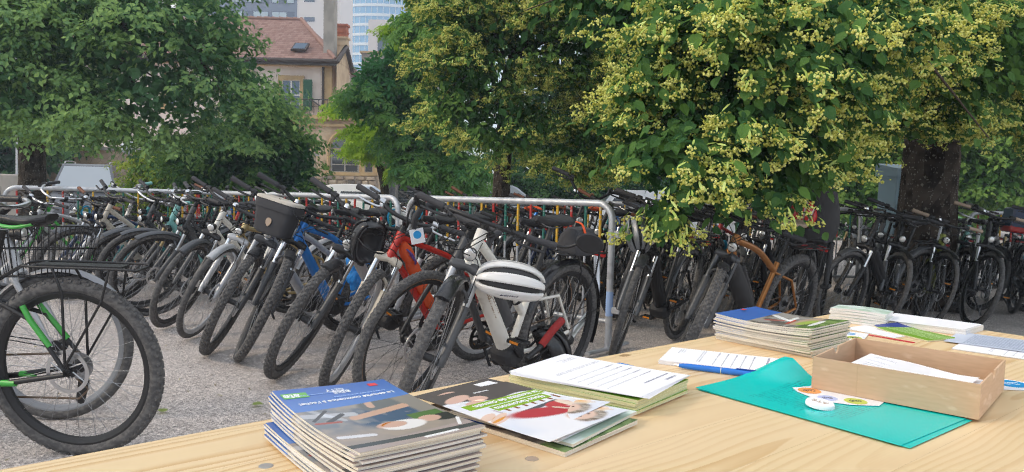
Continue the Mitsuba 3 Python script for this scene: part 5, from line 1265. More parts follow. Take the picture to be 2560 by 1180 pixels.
helmet(mT(2.17, 5.80, .88) @ mR((0, 0, 1), -120) @ mR((0, 1, 0), 35), 'red and white helmet resting in the child seat', 'm_redplastic', 'm_white')
helmet(mT(.2, 3.98, .2) @ mR((0, 0, 1), 200) @ mR((0, 1, 0), -65), 'glossy black helmet hung low by the rear wheel of the white electric bicycle', 'm_blackgloss', 'm_black')
# handlebar bag
pm('m_canvas', (.05, .05, .055), .85); pm('m_canvaslid', (.52, .48, .42), .8)
MB = mT(-1.47, 4.86, .805) @ mR((0, 0, 1), -17) @ mR((0, 1, 0), 14) @ mR((1, 0, 0), -6)
k = thing('handlebar_bag', 'dark handlebar bag with pale lid on the silver mountain bicycle', 'bag')
sec = lambda z, w, d: [[w * math.copysign(abs(math.cos(t)) ** .45, math.cos(t)), d * math.copysign(abs(math.sin(t)) ** .45, math.sin(t)), z] for t in np.linspace(0, 2 * PI, 24, endpoint=False)]
put(k + '__body', loft([sec(-.115, .095, .05), sec(-.10, .115, .065), sec(0, .13, .075), sec(.06, .138, .08)]), 'm_canvas', MB)
put(k + '__lid', loft([sec(.045, .145, .087), sec(.085, .147, .088), sec(.10, .138, .08)]), 'm_canvas', MB)
put(k + '__lid_edge', loft([sec(.098, .146, .087), sec(.112, .145, .086), sec(.118, .13, .075)]), 'm_canvaslid', MB)
hx = np.linspace(0, 2 * PI, 30, endpoint=False); hp = np.stack([.024 * np.cos(hx) * (.8 + .28 * np.sin(hx)), 0 * hx, .027 * np.sin(hx)], 1)
put(k + '__reflector', loft([hp + V(0, -.0755, -.035), hp * .98 + V(0, -.080, -.035)]), 'm_taupe', MB)
# orange roll along the red frame
k = thing('frame_roll', 'orange cloth roll tied with a purple cord along the red frame', 'bag')
d_ = Lr['k']['pts']; q0, q1 = d_['dt'][0] + V(-.06, 0, .055), d_['dt'][-1] + V(.05, 0, .12)
put(k + '__roll', tube(np.linspace(q0, q1, 12), [.02] + [.036 + .005 * math.sin(i * 2.3) for i in range(10)] + [.02], 12), 'm_orange', Lr['M'])
put(k + '__cord', join(tube((q0 + (q1 - q0) * .16)[None] + .053 * np.array([[0.7 * math.cos(t), math.sin(t), .7 * math.cos(t)] for t in np.linspace(0, 6.28, 14)]), .006, 6), tube((q0 + (q1 - q0) * .22)[None] + .053 * np.array([[0.7 * math.cos(t), math.sin(t), .7 * math.cos(t)] for t in np.linspace(0, 6.28, 14)]), .006, 6)), 'm_purple', Lr['M'])
# parts of the white electric bicycle: lettering, trailer arm, wrapped lock, rear bag
d_ = Lw['k']['pts']; p0, p1 = d_['dt'][0], d_['dt'][-1]; u = unit(p1 - p0); w = V(0, 1, 0); nrm = np.cross(u, w)
for txt, s0, size, side in (('diamant', .17, .036, 1), ('diamant', .17, .036, -1)):
    m = meshkit.text_mesh(txt, size, .0015, True); pv = np.array(m.vertices)
    e = V(0, side, 0); yv = np.cross(e, u)
    place_ = (p0 + u * s0)[None] + pv[:, 0:1] * u + (pv[:, 1:2] - .014) * yv + (pv[:, 2:3] + .0335) * e
    put(Lw['key'] + '__lettering', flat(place_, np.array(m.faces)), 'm_taupe', Lw['M'], smooth=False)
k = thing('trailer_arm', 'bent aluminium trailer arm fixed at the rear axle of the white electric bicycle', 'trailer arm')
put(k + '__arm', tube(curve([V(.50, 4.62, .74), V(.505, 4.6, .62), V(.51, 4.58, .45), V(.49, 4.52, .36), V(.40, 4.38, .27), V(.33, 4.28, .2)], 6), .011, 8, r2=.02), 'm_alu'); put(k + '__joint', ball((.33, 4.28, .2), .03), 'm_plastic')
k = thing('pannier', 'black roll top pannier with an orange strap behind the white electric bicycle', 'bag')
MP = Lw['M'] @ mT(-.05, 0, .77) @ mS(.75, .8, .75)
put(k + '__body', loft([sec(0, .14, .09), sec(.03, .15, .1), sec(.12, .14, .09), sec(.18, .12, .05)]), 'm_canvas', MP); put(k + '__strap', tube(curve([V(.02, -.1, .1), V(.03, -.08, .2), V(.05, .03, .22), V(.06, .09, .14)], 5), .004, 5, r2=.01), 'm_orange', MP)
k = thing('lock', 'red wrapped folding lock on the rear of the white electric bicycle', 'lock')
put(k + '__wrap', tube(curve([V(.30, .1, .33), V(.24, .11, .40), V(.16, .11, .45)], 5), .02, 8), 'm_redcloth', Lw['M']); put(k + '__shackle', tube([V(.30, .1, .33), V(.40, .09, .27)], .014, 8), 'm_black', Lw['M'])
pm('m_redcloth', (.34, .035, .035), .9)
k = thing('plastic_bag', 'crumpled blue plastic bag hanging below the black helmet', 'bag')
v, f = ball((0, 0, 0), 1, 3); n_ = meshkit.fbm(v * 2.4, 4, 4)[:, None]; v = v * (.55 + .9 * n_) * [.055, .04, .12]
put(k + '__bag', flat(v + V(-.95, 4.75, .50), f), 'm_cyanbag', smooth=False); put(k + '__handle', tube(curve([V(-.95, 4.75, .58), V(-.94, 4.74, .66), V(-.95, 4.73, .72)], 4), .006, 5), 'm_cyanbag')
pm('m_cyanbag', (.02, .22, .62), .3, clearcoat=.3)
k = thing('race_tag', 'white paper tag hanging on the drop handlebar', 'tag')
put(k, cbox((0, 0, 0), (.085, .001, .08), .0004, mT(-.46, 3.82, .80) @ mR((0, 0, 1), 10)), 'm_paper') if False else put(k + '__card', cbox((0, 0, 0), (.07, .0012, .075), .0005, mT(-.47, 3.86, .79) @ mR((0, 0, 1), 12) @ mR((0, 1, 0), -12)), 'm_paper')
put(k + '__emblem', xf(disc((0, 0, 0), .02, .0008), mT(-.47, 3.859, .797) @ mR((0, 0, 1), 12) @ mR((1, 0, 0), 90)), 'm_stickblue')
# a few fallen linden leaves on the gravel
rg = np.random.default_rng(5)
for i, (x, y, w) in enumerate(((-1.24, 3.72, 'in front of the red framed bicycle'), (-1.6, 3.55, 'farthest left on the open gravel'), (-1.05, 3.45, 'nearest the blue brochures'), (.95, 4.3, 'beyond the small form pad'), (-1.95, 4.2, 'behind the black and green bicycle'))):
    m, c = spread(HEART, np.array([[x, y, float(ground_z(y)) + .012]]), np.array([[math.cos(i * 2.1), math.sin(i * 2.1), .1]]), np.array([[.1, -.1, 1.0]]), np.array([.05]), np.array([[.32, .40, .14]]))
    one('fallen_leaf', m, 'm_leafmatte', 'small pale leaf fallen on the gravel ' + w, 'leaf', 'fallen leaves on the gravel', smooth=False, color=c)
rg = np.random.default_rng(15)
n_ = 420; y_ = 2.2 + 5 * rg.random(n_) ** 1.3; x_ = (rg.random(n_) - .6) * (y_ + .8)
_m, _c = spread(BRACT, np.stack([x_, y_, ground_z(y_) + .007], 1), np.stack([rg.normal(size=n_), rg.normal(size=n_), 0 * x_ + .05], 1), np.stack([rg.normal(size=n_) * .2, rg.normal(size=n_) * .2, 0 * x_ + 1], 1), .012 + .025 * rg.random(n_), colours(rg, n_, (.12, .08, .045), (.42, .38, .16)))
labels[put('leaf_litter', _m, 'm_leafmatte', smooth=False, color=_c)] = {'kind': 'stuff', 'label': 'dry bracts and scraps of leaf strewn over the gravel', 'category': 'leaf litter'}
# ---------------------------------------------------------------- the tiled house
def plaster(a, b, s=3.0):
    return mikit.proc(lambda p, n, uv: mikit.mix(a, b, mikit.smoothstep(.35, .75, mikit.fbm(p.x * s, p.y * s, p.z * s * .5, 4))))
pm('m_plaster', plaster((.80, .71, .65), (.73, .63, .57)), .9); pm('m_stoneyellow', plaster((.52, .38, .20), (.40, .28, .15)), .85); pm('m_plasterbeige', plaster((.56, .44, .30), (.44, .33, .22)), .9)
def tile_fn(p, n, uv):
    row = dr.floor(p.z * 6.5); c = dr.floor(p.x * 5.2 + .5 * (row - 2 * dr.floor(row / 2)))
    r = mikit.cell_rand(c, row)
    e = p.z * 6.5 - row
    k = mikit.mix((.21, .12, .10), (.30, .19, .165), r)
    return mikit.mix(k, (.11, .06, .055), .6 * mikit.smoothstep(.22, .05, e))
pm('m_tiles', mikit.proc(tile_fn), .85); pm('m_ridge', (.30, .18, .15), .8)
pm('m_gutter', (.05, .035, .03), .5); pm('m_shutter', (.02, .11, .06), .6); pm('m_winframe', (.74, .74, .74), .5); pm('m_pane', (.05, .06, .07), .04, specular=1.0); pm('m_paneblue', (.10, .14, .19), .05, .3)
pm('m_concrete', plaster((.36, .34, .31), (.26, .25, .23)), .9); pm('m_brick', plaster((.42, .15, .09), (.33, .11, .07), 9), .9); pm('m_iron', (.04, .04, .045), .5); pm('m_mortar', (.38, .31, .23), .95)
H = thing('house', 'cream house with red tiled roof, tall chimney and green shutter', 'house')
Y0 = 45.0
put(H + '__wall', join(box((-19.0, Y0 + 5, 3.2), (17, 10, 8.2)),), 'm_plaster', smooth=False)
put(H + '__cornice', box((-19.0, Y0 - .12, 7.12), (17.1, .3, .26)), 'm_stoneyellow', smooth=False)
put(H + '__corner_stone', box((-10.72, Y0 - .03, 3.0), (.5, .2, 8.0)), 'm_stoneyellow', smooth=False)
e0, e1, z0, zr = -28.2, -10.1, 7.28, 10.55
rp = np.array([[e0, Y0 - .7, z0], [e1, Y0 - .7, z0], [-13.6, Y0 + 5, zr], [e0, Y0 + 5, zr], [e1, Y0 + 10.7, z0], [e0, Y0 + 10.7, z0]])
rf = np.array([[0, 1, 2], [0, 2, 3], [1, 4, 2], [3, 2, 4], [3, 4, 5], [0, 3, 5], [0, 5, 4], [0, 4, 1]])
put(H + '__roof', flat(rp, rf), 'm_tiles', smooth=False)
def hip_tiles(a, b, n):
    for i in range(n):
        p, q = a + (b - a) * (i / n), a + (b - a) * ((i + 1.12) / n)
        put(H + '__roof__ridge_tile', tube([p + V(0, 0, .02), q + V(0, 0, .05)], [.10, .13], 7), 'm_ridge')
hip_tiles(V(-10.2, Y0 - .6, z0 + .1), V(-13.6, Y0 + 5, zr), 16); hip_tiles(V(-13.6, Y0 + 5, zr), V(-20, Y0 + 5, zr), 14)
put(H + '__gutter', join(tube([V(e0, Y0 - .78, 7.24), V(-10.0, Y0 - .78, 7.24)], .11, 8), box((-19.1, Y0 - .62, 7.1), (18.0, .12, .18))), 'm_gutter')
put(H + '__downpipe', tube([V(-10.95, Y0 - .2, 7.1), V(-10.95, Y0 - .2, 3.2)], .07, 8), 'm_gutter')
put(H + '__gable_board', join(tube([V(-10.05, Y0 - .8, 7.2), V(-9.95, Y0 + 1.2, 8.35), V(-9.95, Y0 + 3.0, 7.2)], .14, 6)), 'm_gutter'); put(H + '__gable', flat(np.array([[-10.3, Y0 - .5, 5.6], [-10.3, Y0 + 3, 5.6], [-10.3, Y0 + 3, 7.2], [-10.3, Y0 + 1.2, 8.3], [-10.3, Y0 - .5, 7.2]]) + V(.18, 0, 0), np.array([[0, 1, 2], [0, 2, 4], [2, 3, 4]])), 'm_plasterbeige', smooth=False)
def chimney(x, y, zb, zt, w, mat, capmat):
    k = put(H + '__chimney', join(box((x, y, (zb + zt) / 2), (w, w, zt - zb))), mat, smooth=False)
    put(k + '__cap', join(box((x, y, zt + .06), (w + .16, w + .16, .12)), box((x, y, zt - .35), (w + .08, w + .08, .08))), capmat, smooth=False)
chimney(-10.75, Y0 + .6, 7.6, 11.6, .64, 'm_concrete', 'm_concrete'); chimney(-10.5, Y0 + 2.6, 6.8, 9.0, .66, 'm_plasterbeige', 'm_plasterbeige'); chimney(-10.5, Y0 + 2.6, 9.02, 9.75, .62, 'm_brick', 'm_brick')
sl = mT(-12.45, Y0 + .55, 8.12) @ mR((1, 0, 0), 30)
kk = put(H + '__skylight', join(box((0, 0, .06), (.85, 1.0, .12))), 'm_gutter', sl, smooth=False); put(kk + '__pane', box((0, 0, .13), (.68, .82, .02)), 'm_paneblue', sl, smooth=False)
def window(x0, x1, za, zb, y, cols=2, rows=2, sur='m_stoneyellow', frame='m_winframe', pane='m_paneblue', hold=H):
    w, h = x1 - x0, zb - za; cx, cz = (x0 + x1) / 2, (za + zb) / 2
    k = put(hold + '__window', join(box((x0 - .11, y, cz), (.22, .16, h + .2)), box((x1 + .11, y, cz), (.22, .16, h + .2)), box((cx, y, zb + .14), (w + .44, .18, .26)), box((cx, y - .05, za - .09), (w + .5, .28, .16))), sur, smooth=False)
    put(k + '__frame', join(*[box((x0 + w * i / cols, y + .02, cz), (.075, .08, h)) for i in range(cols + 1)], *[box((cx, y + .02, za + h * i / rows), (w, .06, .06)) for i in range(rows + 1)]), frame, smooth=False)
    for i in range(cols):
        for j in range(rows):
            put(k + '__pane', box((x0 + w * (i + .5) / cols, y + .05, za + h * (j + .5) / rows), (w / cols - .07, .02, h / rows - .055)), pane, smooth=False)
window(-13.3, -12.28, 4.55, 6.2, Y0 - .08); window(-16.6, -15.5, 4.55, 6.2, Y0 - .08); window(-19.9, -18.8, 4.55, 6.2, Y0 - .08)
ks = put(H + '__shutter', join(box((-11.82, Y0 - .2, 5.38), (.50, .06, 1.75)), *[box((-11.82, Y0 - .245, 4.6 + .12 * i), (.42, .03, .07)) for i in range(14)]), 'm_shutter', smooth=False)
# lower wing with arched window, terrace rail and rubble base
YA = 42.0
put(H + '__wing_wall', box((-9.9, YA + 1.45, 1.6), (5.2, 2.9, 4.5)), 'm_plasterbeige', smooth=False)
put(H + '__terrace_edge', join(box((-9.9, YA - .12, 3.95), (5.5, .4, .22)), box((-9.9, YA - .05, 3.55), (5.3, .2, .14))), 'm_stoneyellow', smooth=False)
for i in range(22):
    x = -12.4 + .24 * i
    put(H + '__baluster', tube([V(x, YA - .1, 4.06), V(x, YA - .1, 4.86)], .016, 5), 'm_iron')
put(H + '__handrail', join(tube([V(-12.5, YA - .1, 4.88), V(-7.3, YA - .1, 4.88)], .03, 6), tube([V(-12.5, YA - .1, 4.5), V(-7.3, YA - .1, 4.5)], .014, 5)), 'm_iron')
put(H + '__awning', hexa(np.array([[-11.6, Y0 - .6, 5.1], [-11.6, Y0 - .6, 5.15], [-11.6, Y0 - .1, 5.1], [-11.6, Y0 - .1, 5.15], [-10.4, Y0 - .9, 4.3], [-10.4, Y0 - .9, 4.35], [-10.4, Y0 - .1, 4.3], [-10.4, Y0 - .1, 4.35]])), 'm_iron', smooth=False)
ax_, aw = -9.05, .72
ring = [V(ax_ + (aw + .14) * math.cos(t), YA - .04, 2.35 + (aw + .14) * math.sin(t)) for t in np.linspace(0, PI, 13)]
ka = put(H + '__window', join(tube([V(ax_ + aw + .14, YA - .04, 1.1)] + ring + [V(ax_ - aw - .14, YA - .04, 1.1)], .13, 6, r2=.09), box((ax_ + .3, YA - .06, .98), (2.7, .3, .18))), 'm_stoneyellow')
fan = np.array([[ax_, YA - .02, 2.35]] + [[ax_ + aw * math.cos(t), YA - .02, 2.35 + aw * math.sin(t)] for t in np.linspace(0, PI, 13)])
put(ka + '__pane', flat(fan, np.array([[0, i, i + 1] for i in range(1, 13)])), 'm_pane', smooth=False)
for j in range(3):
    for i in range(2):
        put(ka + '__pane', box((ax_ - aw / 2 + aw * i, YA - .03, 1.28 + .38 * j), (aw - .08, .03, .33)), 'm_pane', smooth=False)
put(ka + '__frame', join(*[box((ax_ - aw + aw * i, YA - .05, 1.7), (.08, .06, 1.25)) for i in range(3)], *[box((ax_, YA - .05, 1.09 + .38 * j), (1.44, .06, .05)) for j in range(4)]), 'm_concrete', smooth=False)
window(-7.98, -7.55, 1.1, 2.3, YA - .06, 1, 2, pane='m_pane', frame='m_concrete')
put(H + '__wing_base', box((-9.9, YA - .02, -.02), (5.3, .3, 1.86)), 'm_mortar', smooth=False)
rg = np.random.default_rng(3); rs_ = random.Random(12)
z = -.9; ri = 0
pm('m_rubble', plaster((.42, .34, .25), (.24, .20, .17), 2.2), .95); pm('m_rubbledark', plaster((.26, .22, .19), (.17, .15, .13), 2.2), .95); pm('m_rubblepale', plaster((.52, .44, .34), (.38, .31, .24), 2.2), .95)
while z < .85:
    h = rs_.uniform(.2, .34); x = -10.7 - rs_.random() * .3
    while x < -7.35:
        w = rs_.uniform(.28, .62); w = min(w, -7.26 - x)
        if w > .12:
            c = V(x + w / 2, YA - .19, z + h / 2); pts = []
            for sx in (-1, 1):
                for sz in (-1, 1):
                    jx, jz = rs_.uniform(.78, .95), rs_.uniform(.76, .95)
                    pts += [c + V(sx * w / 2 * jx, .05, sz * h / 2 * jz), c + V(sx * w / 2 * jx * .8, -.05 - rs_.random() * .05, sz * h / 2 * jz * .8)]
            put(H + '__wing_base__stone', hull(pts), rs_.choice(['m_rubble', 'm_rubble', 'm_rubbledark', 'm_rubblepale']), smooth=False)
        x += w
    z += h
# garage, steel sections, stone wall, cabinet, lamp, sign
G = thing('garage', 'dark green garage door recessed beside the tiled house', 'garage')
put(G + '__wall', join(box((-6.85, 44.6, .9), (.5, 1.5, 4.0)), box((-3.9, 44.6, .9), (.7, 1.5, 4.0)), box((-5.4, 44.6, 2.1), (3.4, 1.5, 1.6))), 'm_concrete', smooth=False)
for i in range(14):
    put(G + '__panel', cbox((-5.43, 44.9, -.82 + .16 * i), (2.4, .05, .15), .012), 'm_garage', smooth=False)
pm('m_garage', (.018, .03, .028), .55)
k = thing('steel_profiles', 'bundle of grey steel sections leaning upright beside the garage', 'steel profiles')
for i in range(6):
    put(k + '__profile', cbox((0, 0, .85), (.10, .06, 1.75), .01, mT(-7.25 + .13 * i, 43.3 + .05 * (i % 2), -.86) @ mR((0, 1, 0), rs_.uniform(-2, 2)) @ mR((1, 0, 0), -4)), 'm_darkgrey', smooth=False)
def wall_fn(p, n, uv):
    a, b, r = mikit.voronoi(p.x * 2.6, p.z * 4.2)
    return mikit.mix(mikit.mix((.50, .40, .29), (.40, .31, .23), r), (.33, .27, .2), mikit.smoothstep(.1, .02, b - a))
pm('m_stonewall', mikit.proc(wall_fn), .95)
k = thing('stone_wall', 'tan stone garden wall behind the silver people carrier', 'wall')
put(k + '__masonry', box((-19.0, 31.4, .25), (22, .6, 2.9)), 'm_stonewall', smooth=False); put(k + '__coping', box((-19.0, 31.4, 1.76), (22.2, .75, .12)), 'm_concrete', smooth=False)
k = thing('concrete_plinth', 'low grey concrete plinth with a bare metal post at the far left', 'plinth')
put(k + '__block', cbox((-17.0, 24.2, .0), (3.8, .6, 1.5), .03), 'm_concrete', smooth=False); put(k + '__post', tube([V(-15.35, 24.2, .7), V(-15.3, 24.2, 2.6)], .06, 8), 'm_galv')
k = thing('lamp_post', 'slim street lamp standing between the people carrier and the shrubs', 'street lamp')
put(k + '__pole', tube([V(-11.8, 24, -.7), V(-11.8, 24, .3), V(-11.8, 24, 1.5)], [.06, .04, .035], 10), 'm_greypaint'); put(k + '__lamp_head', xf(lathe([(.0, -.05), (.12, -.04), (.22, .06), (.24, .2), (.1, .32), (0, .34)], 18, 'x'), mT(-11.8, 24, 1.52) @ mR((0, 1, 0), -90)), 'm_lampglass')
pm('m_greypaint', (.22, .27, .29), .5); pm('m_lampglass', (.62, .68, .74), .15, specular=.8)
pm('m_cabinet', (.22, .32, .38), .5)
k = thing('cabinet', 'tall grey blue metal cabinet with perforated panels left of the thick trunk', 'cabinet')
MC = mT(6.0, 11.6, -.36) @ mR((0, 0, 1), 4)
put(k + '__body', cbox((0, .3, .8), (.62, .5, 1.62), .01), 'm_cabinet', MC, smooth=False); put(k + '__roof', hexa(np.array([[-.34, -.02, 1.6], [-.34, -.02, 1.72], [-.34, .6, 1.6], [-.34, .6, 1.8], [.34, -.02, 1.6], [.34, -.02, 1.72], [.34, .6, 1.6], [.34, .6, 1.8]])), 'm_cabinet', MC, smooth=False)
for r_ in range(4):
    kk = put(k + '__door_panel', join(box((-.0, .038, .22 + .38 * r_), (.50, .012, .34))), 'm_cabinetpale', MC, smooth=False)
    put(kk + '__hole', join(*[box((-.21 + .052 * i + .026 * (j % 2), .0305, .22 + .38 * r_ - .14 + .038 * j), (.03, .004, .016)) for i in range(9) for j in range(8)]), 'm_iron', MC, smooth=False); labels[f'{kk}__hole'] = {'kind': 'stuff'}
    put(k + '__rail', box((0, .03, .03 + .38 * r_), (.58, .03, .04)), 'm_cabinet', MC, smooth=False)
put(k + '__handle', tube([V(-.24, .0, .8), V(-.24, -.02, .84), V(-.24, -.02, .96), V(-.24, .0, 1.0)], .012, 6), 'm_alu', MC)
pm('m_cabinetpale', (.34, .43, .48), .5)
k = thing('board', 'white sign board leaning on the barrier at the left edge', 'sign board')
put(k + '__panel', cbox((-5.62, 8.02, .62), (.62, .03, .42), .004), 'm_paper', smooth=False); put(k + '__frame', join(box((-5.62, 8.03, .39), (.66, .04, .03)), box((-5.62, 8.03, .845), (.66, .04, .03)), box((-5.30, 8.03, .3), (.03, .04, 1.1)), box((-5.94, 8.03, .3), (.03, .04, 1.1))), 'm_alu', smooth=False)

# ---------------------------------------------------------------- cars
pm('m_cargrey', (.15, .16, .18), .3, .5, clearcoat=.8)
pm('m_cardarkglass', (.03, .035, .04), .05, specular=.8)
pm('m_carsilver', (.45, .47, .5), .25, .6, clearcoat=.8); pm('m_cardark', (.06, .065, .08), .25, .4, clearcoat=.8); pm('m_carwhite', (.74, .75, .76), .22, clearcoat=.8); pm('m_carglass', (.42, .46, .5), .06, .75)
def car(M, label, paint, L=4.3, W=1.78, Hh=1.48, hood=.95, shoulder=.92, kind='saloon', cat_='car'):
    k = thing('car', label, cat_)
    xs = np.array([-L / 2, -L / 2 + .12, -L / 2 + .5, -.6, .6, L / 2 - .75, L / 2 - .15, L / 2]); top = np.array([.55, .78, shoulder, shoulder + .02, shoulder, hood * .88, hood * .72, .5]); wd = np.array([.8, .92, .98, 1, 1, .98, .9, .74]) * W / 2
    S = []
    for x, t, w in zip(xs, top, wd):
        S.append([[x, w * c, z] for c, z in ((-1, .28), (-1.0, t * .62), (-.97, t * .9), (-.86, t), (.86, t), (.97, t * .9), (1.0, t * .62), (1, .28))])
    v, f = loft(S); put(k + '__body', (v, f), paint, M, smooth=40)
    rear = -L / 2 + (.25 if kind != 'saloon' else .75); a, b, c, d = rear, rear + (.35 if kind != 'saloon' else .7), .55 * L / 4.3, 1.25 * L / 4.3
    wb, wt = W / 2 * .9, W / 2 * .70
    q = lambda x, w, z: V(x, w, z)
    z0, z1 = shoulder - .01, Hh
    cab = hull([q(x, s_ * w, z) for s_ in (-1, 1) for x, w, z in ((a, wb, z0), (b, wt, z1 - .06), (b + .3, wt, z1), (c - .1, wt, z1), (c + .05, wt, z1 - .05), (d, wb, z0))])
    put(k + '__cabin', cab, paint, M, smooth=False)
    def quad(p):
        n = unit(np.cross(p[1] - p[0], p[3] - p[0])); p = np.array(p); ctr = p.mean(0); p = ctr + (p - ctr) * .9
        return hexa(np.array([p[0] - n * .01, p[0] + n * .012, p[3] - n * .01, p[3] + n * .012, p[1] - n * .01, p[1] + n * .012, p[2] - n * .01, p[2] + n * .012]))
    put(k + '__windscreen', quad([q(d, -wb, z0), q(d, wb, z0), q(c + .05, wt, z1 - .05), q(c + .05, -wt, z1 - .05)]), 'm_carglass', M, smooth=False)
    put(k + '__rear_window', quad([q(a, wb, z0), q(a, -wb, z0), q(b, -wt, z1 - .06), q(b, wt, z1 - .06)]), 'm_carglass', M, smooth=False)
    for s_ in (-1, 1):
        m1 = (a + d) / 2 - .1
        e = 1 if s_ < 0 else -1
        for x0, x1, t0, t1 in ((a + .12, m1, b + .1, m1), (m1 + .06, d - .1, m1 + .06, c)):
            p = [q(x0, s_ * wb, z0), q(x1, s_ * wb, z0), q(t1, s_ * wt, z1 - .06), q(t0, s_ * wt, z1 - .06)]
            put(k + '__side_window', quad(p if s_ < 0 else p[::-1]), 'm_cardarkglass', M, smooth=False)
        put(k + '__mirror', cbox((d - .25, s_ * (W / 2 + .08), shoulder + .08), (.1, .18, .13), .02), paint, M, smooth=False)
        put(k + '__headlight', cbox((L / 2 - .14, s_ * W * .36, .62), (.2, .36, .14), .03), 'm_lamp', M, smooth=False)
        for x in (-L / 2 + .78, L / 2 - .82):
            kk = put(k + '__wheel', xf(lathe([(.2, -.1), (.3, -.1), (.315, -.07), (.315, .07), (.3, .1), (.2, .1)], 24), mT(x, s_ * (W / 2 - .09), .315)), 'm_rubber', M)
            put(kk + '__rim', xf(lathe([(0, .08 * s_), (.06, .09 * s_), (.19, .085 * s_), (.21, .1 * s_)], 16), mT(x, s_ * (W / 2 - .09), .315) @ mS(1, -1, 1)), 'm_alu', M)
    put(k + '__number_plate', cbox((L / 2 + .0, 0, .42), (.03, .5, .11), .004), 'm_paper', M, smooth=False)
    if kind == 'carrier':
        put(k + '__roof_rail', join(*[tube(curve([q(b + .1, s_ * wt * .9, z1), q(b + .25, s_ * wt * .92, z1 + .06), q(c - .3, s_ * wt * .92, z1 + .06), q(c - .1, s_ * wt * .9, z1)], 4), .02, 6) for s_ in (-1, 1)]), 'm_alu', M)
    return k
gz_ = lambda y: float(ground_z(y))
car(mT(-12.9, 23.8, gz_(23.8)) @ mR((0, 0, 1), -68), 'silver people carrier with wide windscreen parked before the stone wall', 'm_cargrey', 4.6, 1.85, 1.78, 1.05, 1.08, 'carrier')
car(mT(-5.6, 27.0, gz_(27)) @ mR((0, 0, 1), -12), 'white saloon parked in front of the rubble base', 'm_carwhite', 4.3, 1.75, 1.42)
car(mT(-.55, 22.5, gz_(22.5)) @ mR((0, 0, 1), 4), 'silver hatchback parked behind the slim lime trunk', 'm_carsilver', 4.2, 1.75, 1.46, kind='hatch')
car(mT(4.3, 22.8, gz_(22.8)) @ mR((0, 0, 1), 0), 'pale car parked in front of the ivy hedge', 'm_carwhite', 4.1, 1.7, 1.4, kind='hatch')

# ---------------------------------------------------------------- tall buildings far behind
pm('m_slate', (.13, .17, .25), .6); pm('m_towerwhite', (.60, .59, .60), .7); pm('m_towerglass', (.16, .38, .62), .12, .2, specular=.8); pm('m_towerband', (.62, .72, .80), .4); pm('m_towerpane', (.35, .45, .52), .08, specular=.8); pm('m_towerdark', (.07, .10, .16), .1)
K = thing('office_block', 'slate blue office block with ribbon windows and a white stair tower', 'office building')
put(K + '__wall', box((-51.0, 152, 20), (20.8, 12, 46)), 'm_slate', smooth=False)
put(K + '__stair_tower', box((-36.6, 151.6, 20), (8.0, 11, 46)), 'm_towerwhite', smooth=False); put(K + '__stair_tower__joint', box((-33.9, 146.05, 20), (.25, .1, 46)), 'm_towerdark', smooth=False)
for fl in range(11):
    z = 4.2 + 3.55 * fl
    for g in range(4):
        x = -59.4 + 4.75 * g
        kk = put(K + '__window', box((x + 2.0, 145.97, z), (4.2, .1, 2.1)), 'm_towerdark', smooth=False)
        for i in range(3):
            put(kk + '__pane', box((x + .65 + 1.37 * i, 145.9, z), (1.22 if i != 1 else 1.3, .08, 1.85)), 'm_towerpane' if (i + g + fl) % 3 else 'm_towerdark', smooth=False)
    kk = put(K + '__stair_tower__window', box((-38.3, 146.05, z - .2), (1.9, .1, .8)), 'm_towerdark', smooth=False)
K = thing('glass_tower', 'rounded light blue glass tower with pale floor bands', 'tower')
put(K + '__facade', xf(lathe([(19, -2), (19, 78)], 64, 'x'), mT(-43.0, 262, 0) @ mR((0, 1, 0), -90)), 'm_towerglass')
for fl in range(26):
    put(K + '__floor_band', xf(lathe([(19.0, -.4), (19.35, -.4), (19.35, .4), (19.0, .4)], 64, 'x'), mT(-43.0, 262, 2 + 2.95 * fl) @ mR((0, 1, 0), -90)), 'm_towerband')
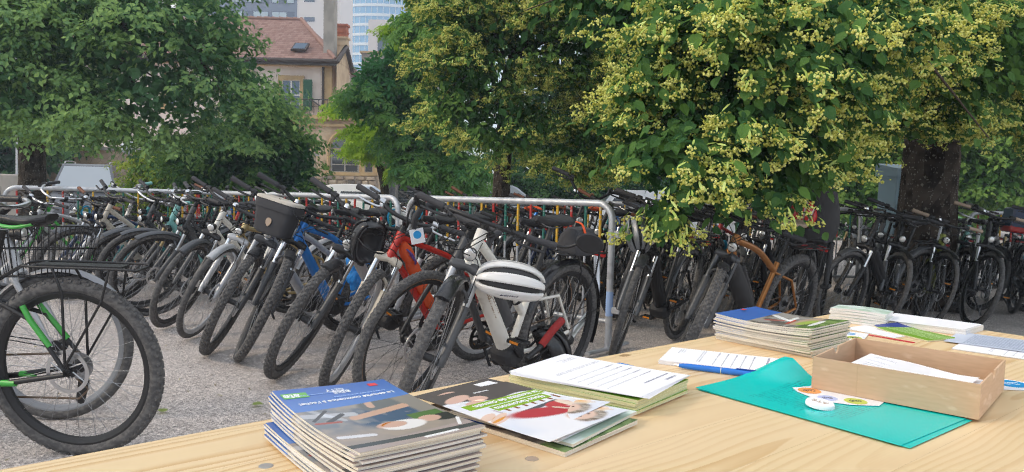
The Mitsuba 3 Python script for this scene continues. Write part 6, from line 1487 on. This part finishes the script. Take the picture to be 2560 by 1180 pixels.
mul = [box((-43.0 + 19.1 * math.sin(a), 262 - 19.1 * math.cos(a), 38), (.14, .14, 78)) for a in np.radians(np.arange(-88, 89, 5.5))]
put(K + '__mullions', join(*mul), 'm_towerband', smooth=False); labels[K + '__mullions'] = {'kind': 'stuff'}
K = thing('villa', 'pale villa with brown roof glimpsed above the lime boughs', 'house')
put(K + '__wall', box((12.6, 62, 5.5), (7, 7, 13)), 'm_plaster', smooth=False); put(K + '__roof', hull([V(8.8, 58, 12), V(16.4, 58, 12), V(8.8, 66, 12), V(16.4, 66, 12), V(11, 62, 14.2), V(14, 62, 14.2)]), 'm_tiles', smooth=False)
for x in (10.5, 12.7, 14.9):
    kk = put(K + '__window', box((x, 58.45, 9.5), (1.0, .1, 1.6)), 'm_winframe', smooth=False); put(kk + '__pane', box((x, 58.39, 9.5), (.8, .05, 1.4)), 'm_paneblue', smooth=False)
K = thing('grey_annex', 'grey parapet wall rising behind the tiled house', 'building')
put(K + '__wall', box((-8.6, 52, 3.8), (2.4, 4, 9.6)), 'm_concrete', smooth=False); put(K + '__parapet', box((-8.6, 52, 8.66), (2.6, 4.2, .12)), 'm_plasterbeige', smooth=False)
K = thing('white_block', 'white building glimpsed between the chestnut and the house', 'building')
put(K + '__wall', box((-10.4, 78, 7.3), (7, 8, 16)), 'm_towerwhite', smooth=False)
for j in range(4):
    for i in range(3):
        put(K + '__window', box((-12.4 + 2.1 * i, 73.96, 3 + 3.3 * j), (1.2, .1, 1.5)), 'm_paneblue', smooth=False)

# ---------------------------------------------------------------- the summer air
scene['air'] = {'type': 'homogeneous', 'albedo': {'type': 'rgb', 'value': [.95, .95, .95]}, 'sigma_t': {'type': 'rgb', 'value': [.0012, .0014, .0017]}}
scene['haze'] = {'type': 'cube', 'to_world': T().translate([0, 155, 44]).scale([330, 175, 46]), 'bsdf': {'type': 'null'}, 'interior': {'type': 'ref', 'id': 'air'}}
labels['haze'] = {'kind': 'stuff', 'label': 'thin pale summer haze filling the square', 'category': 'haze'}
scene['camera']['medium'] = {'type': 'ref', 'id': 'air'}
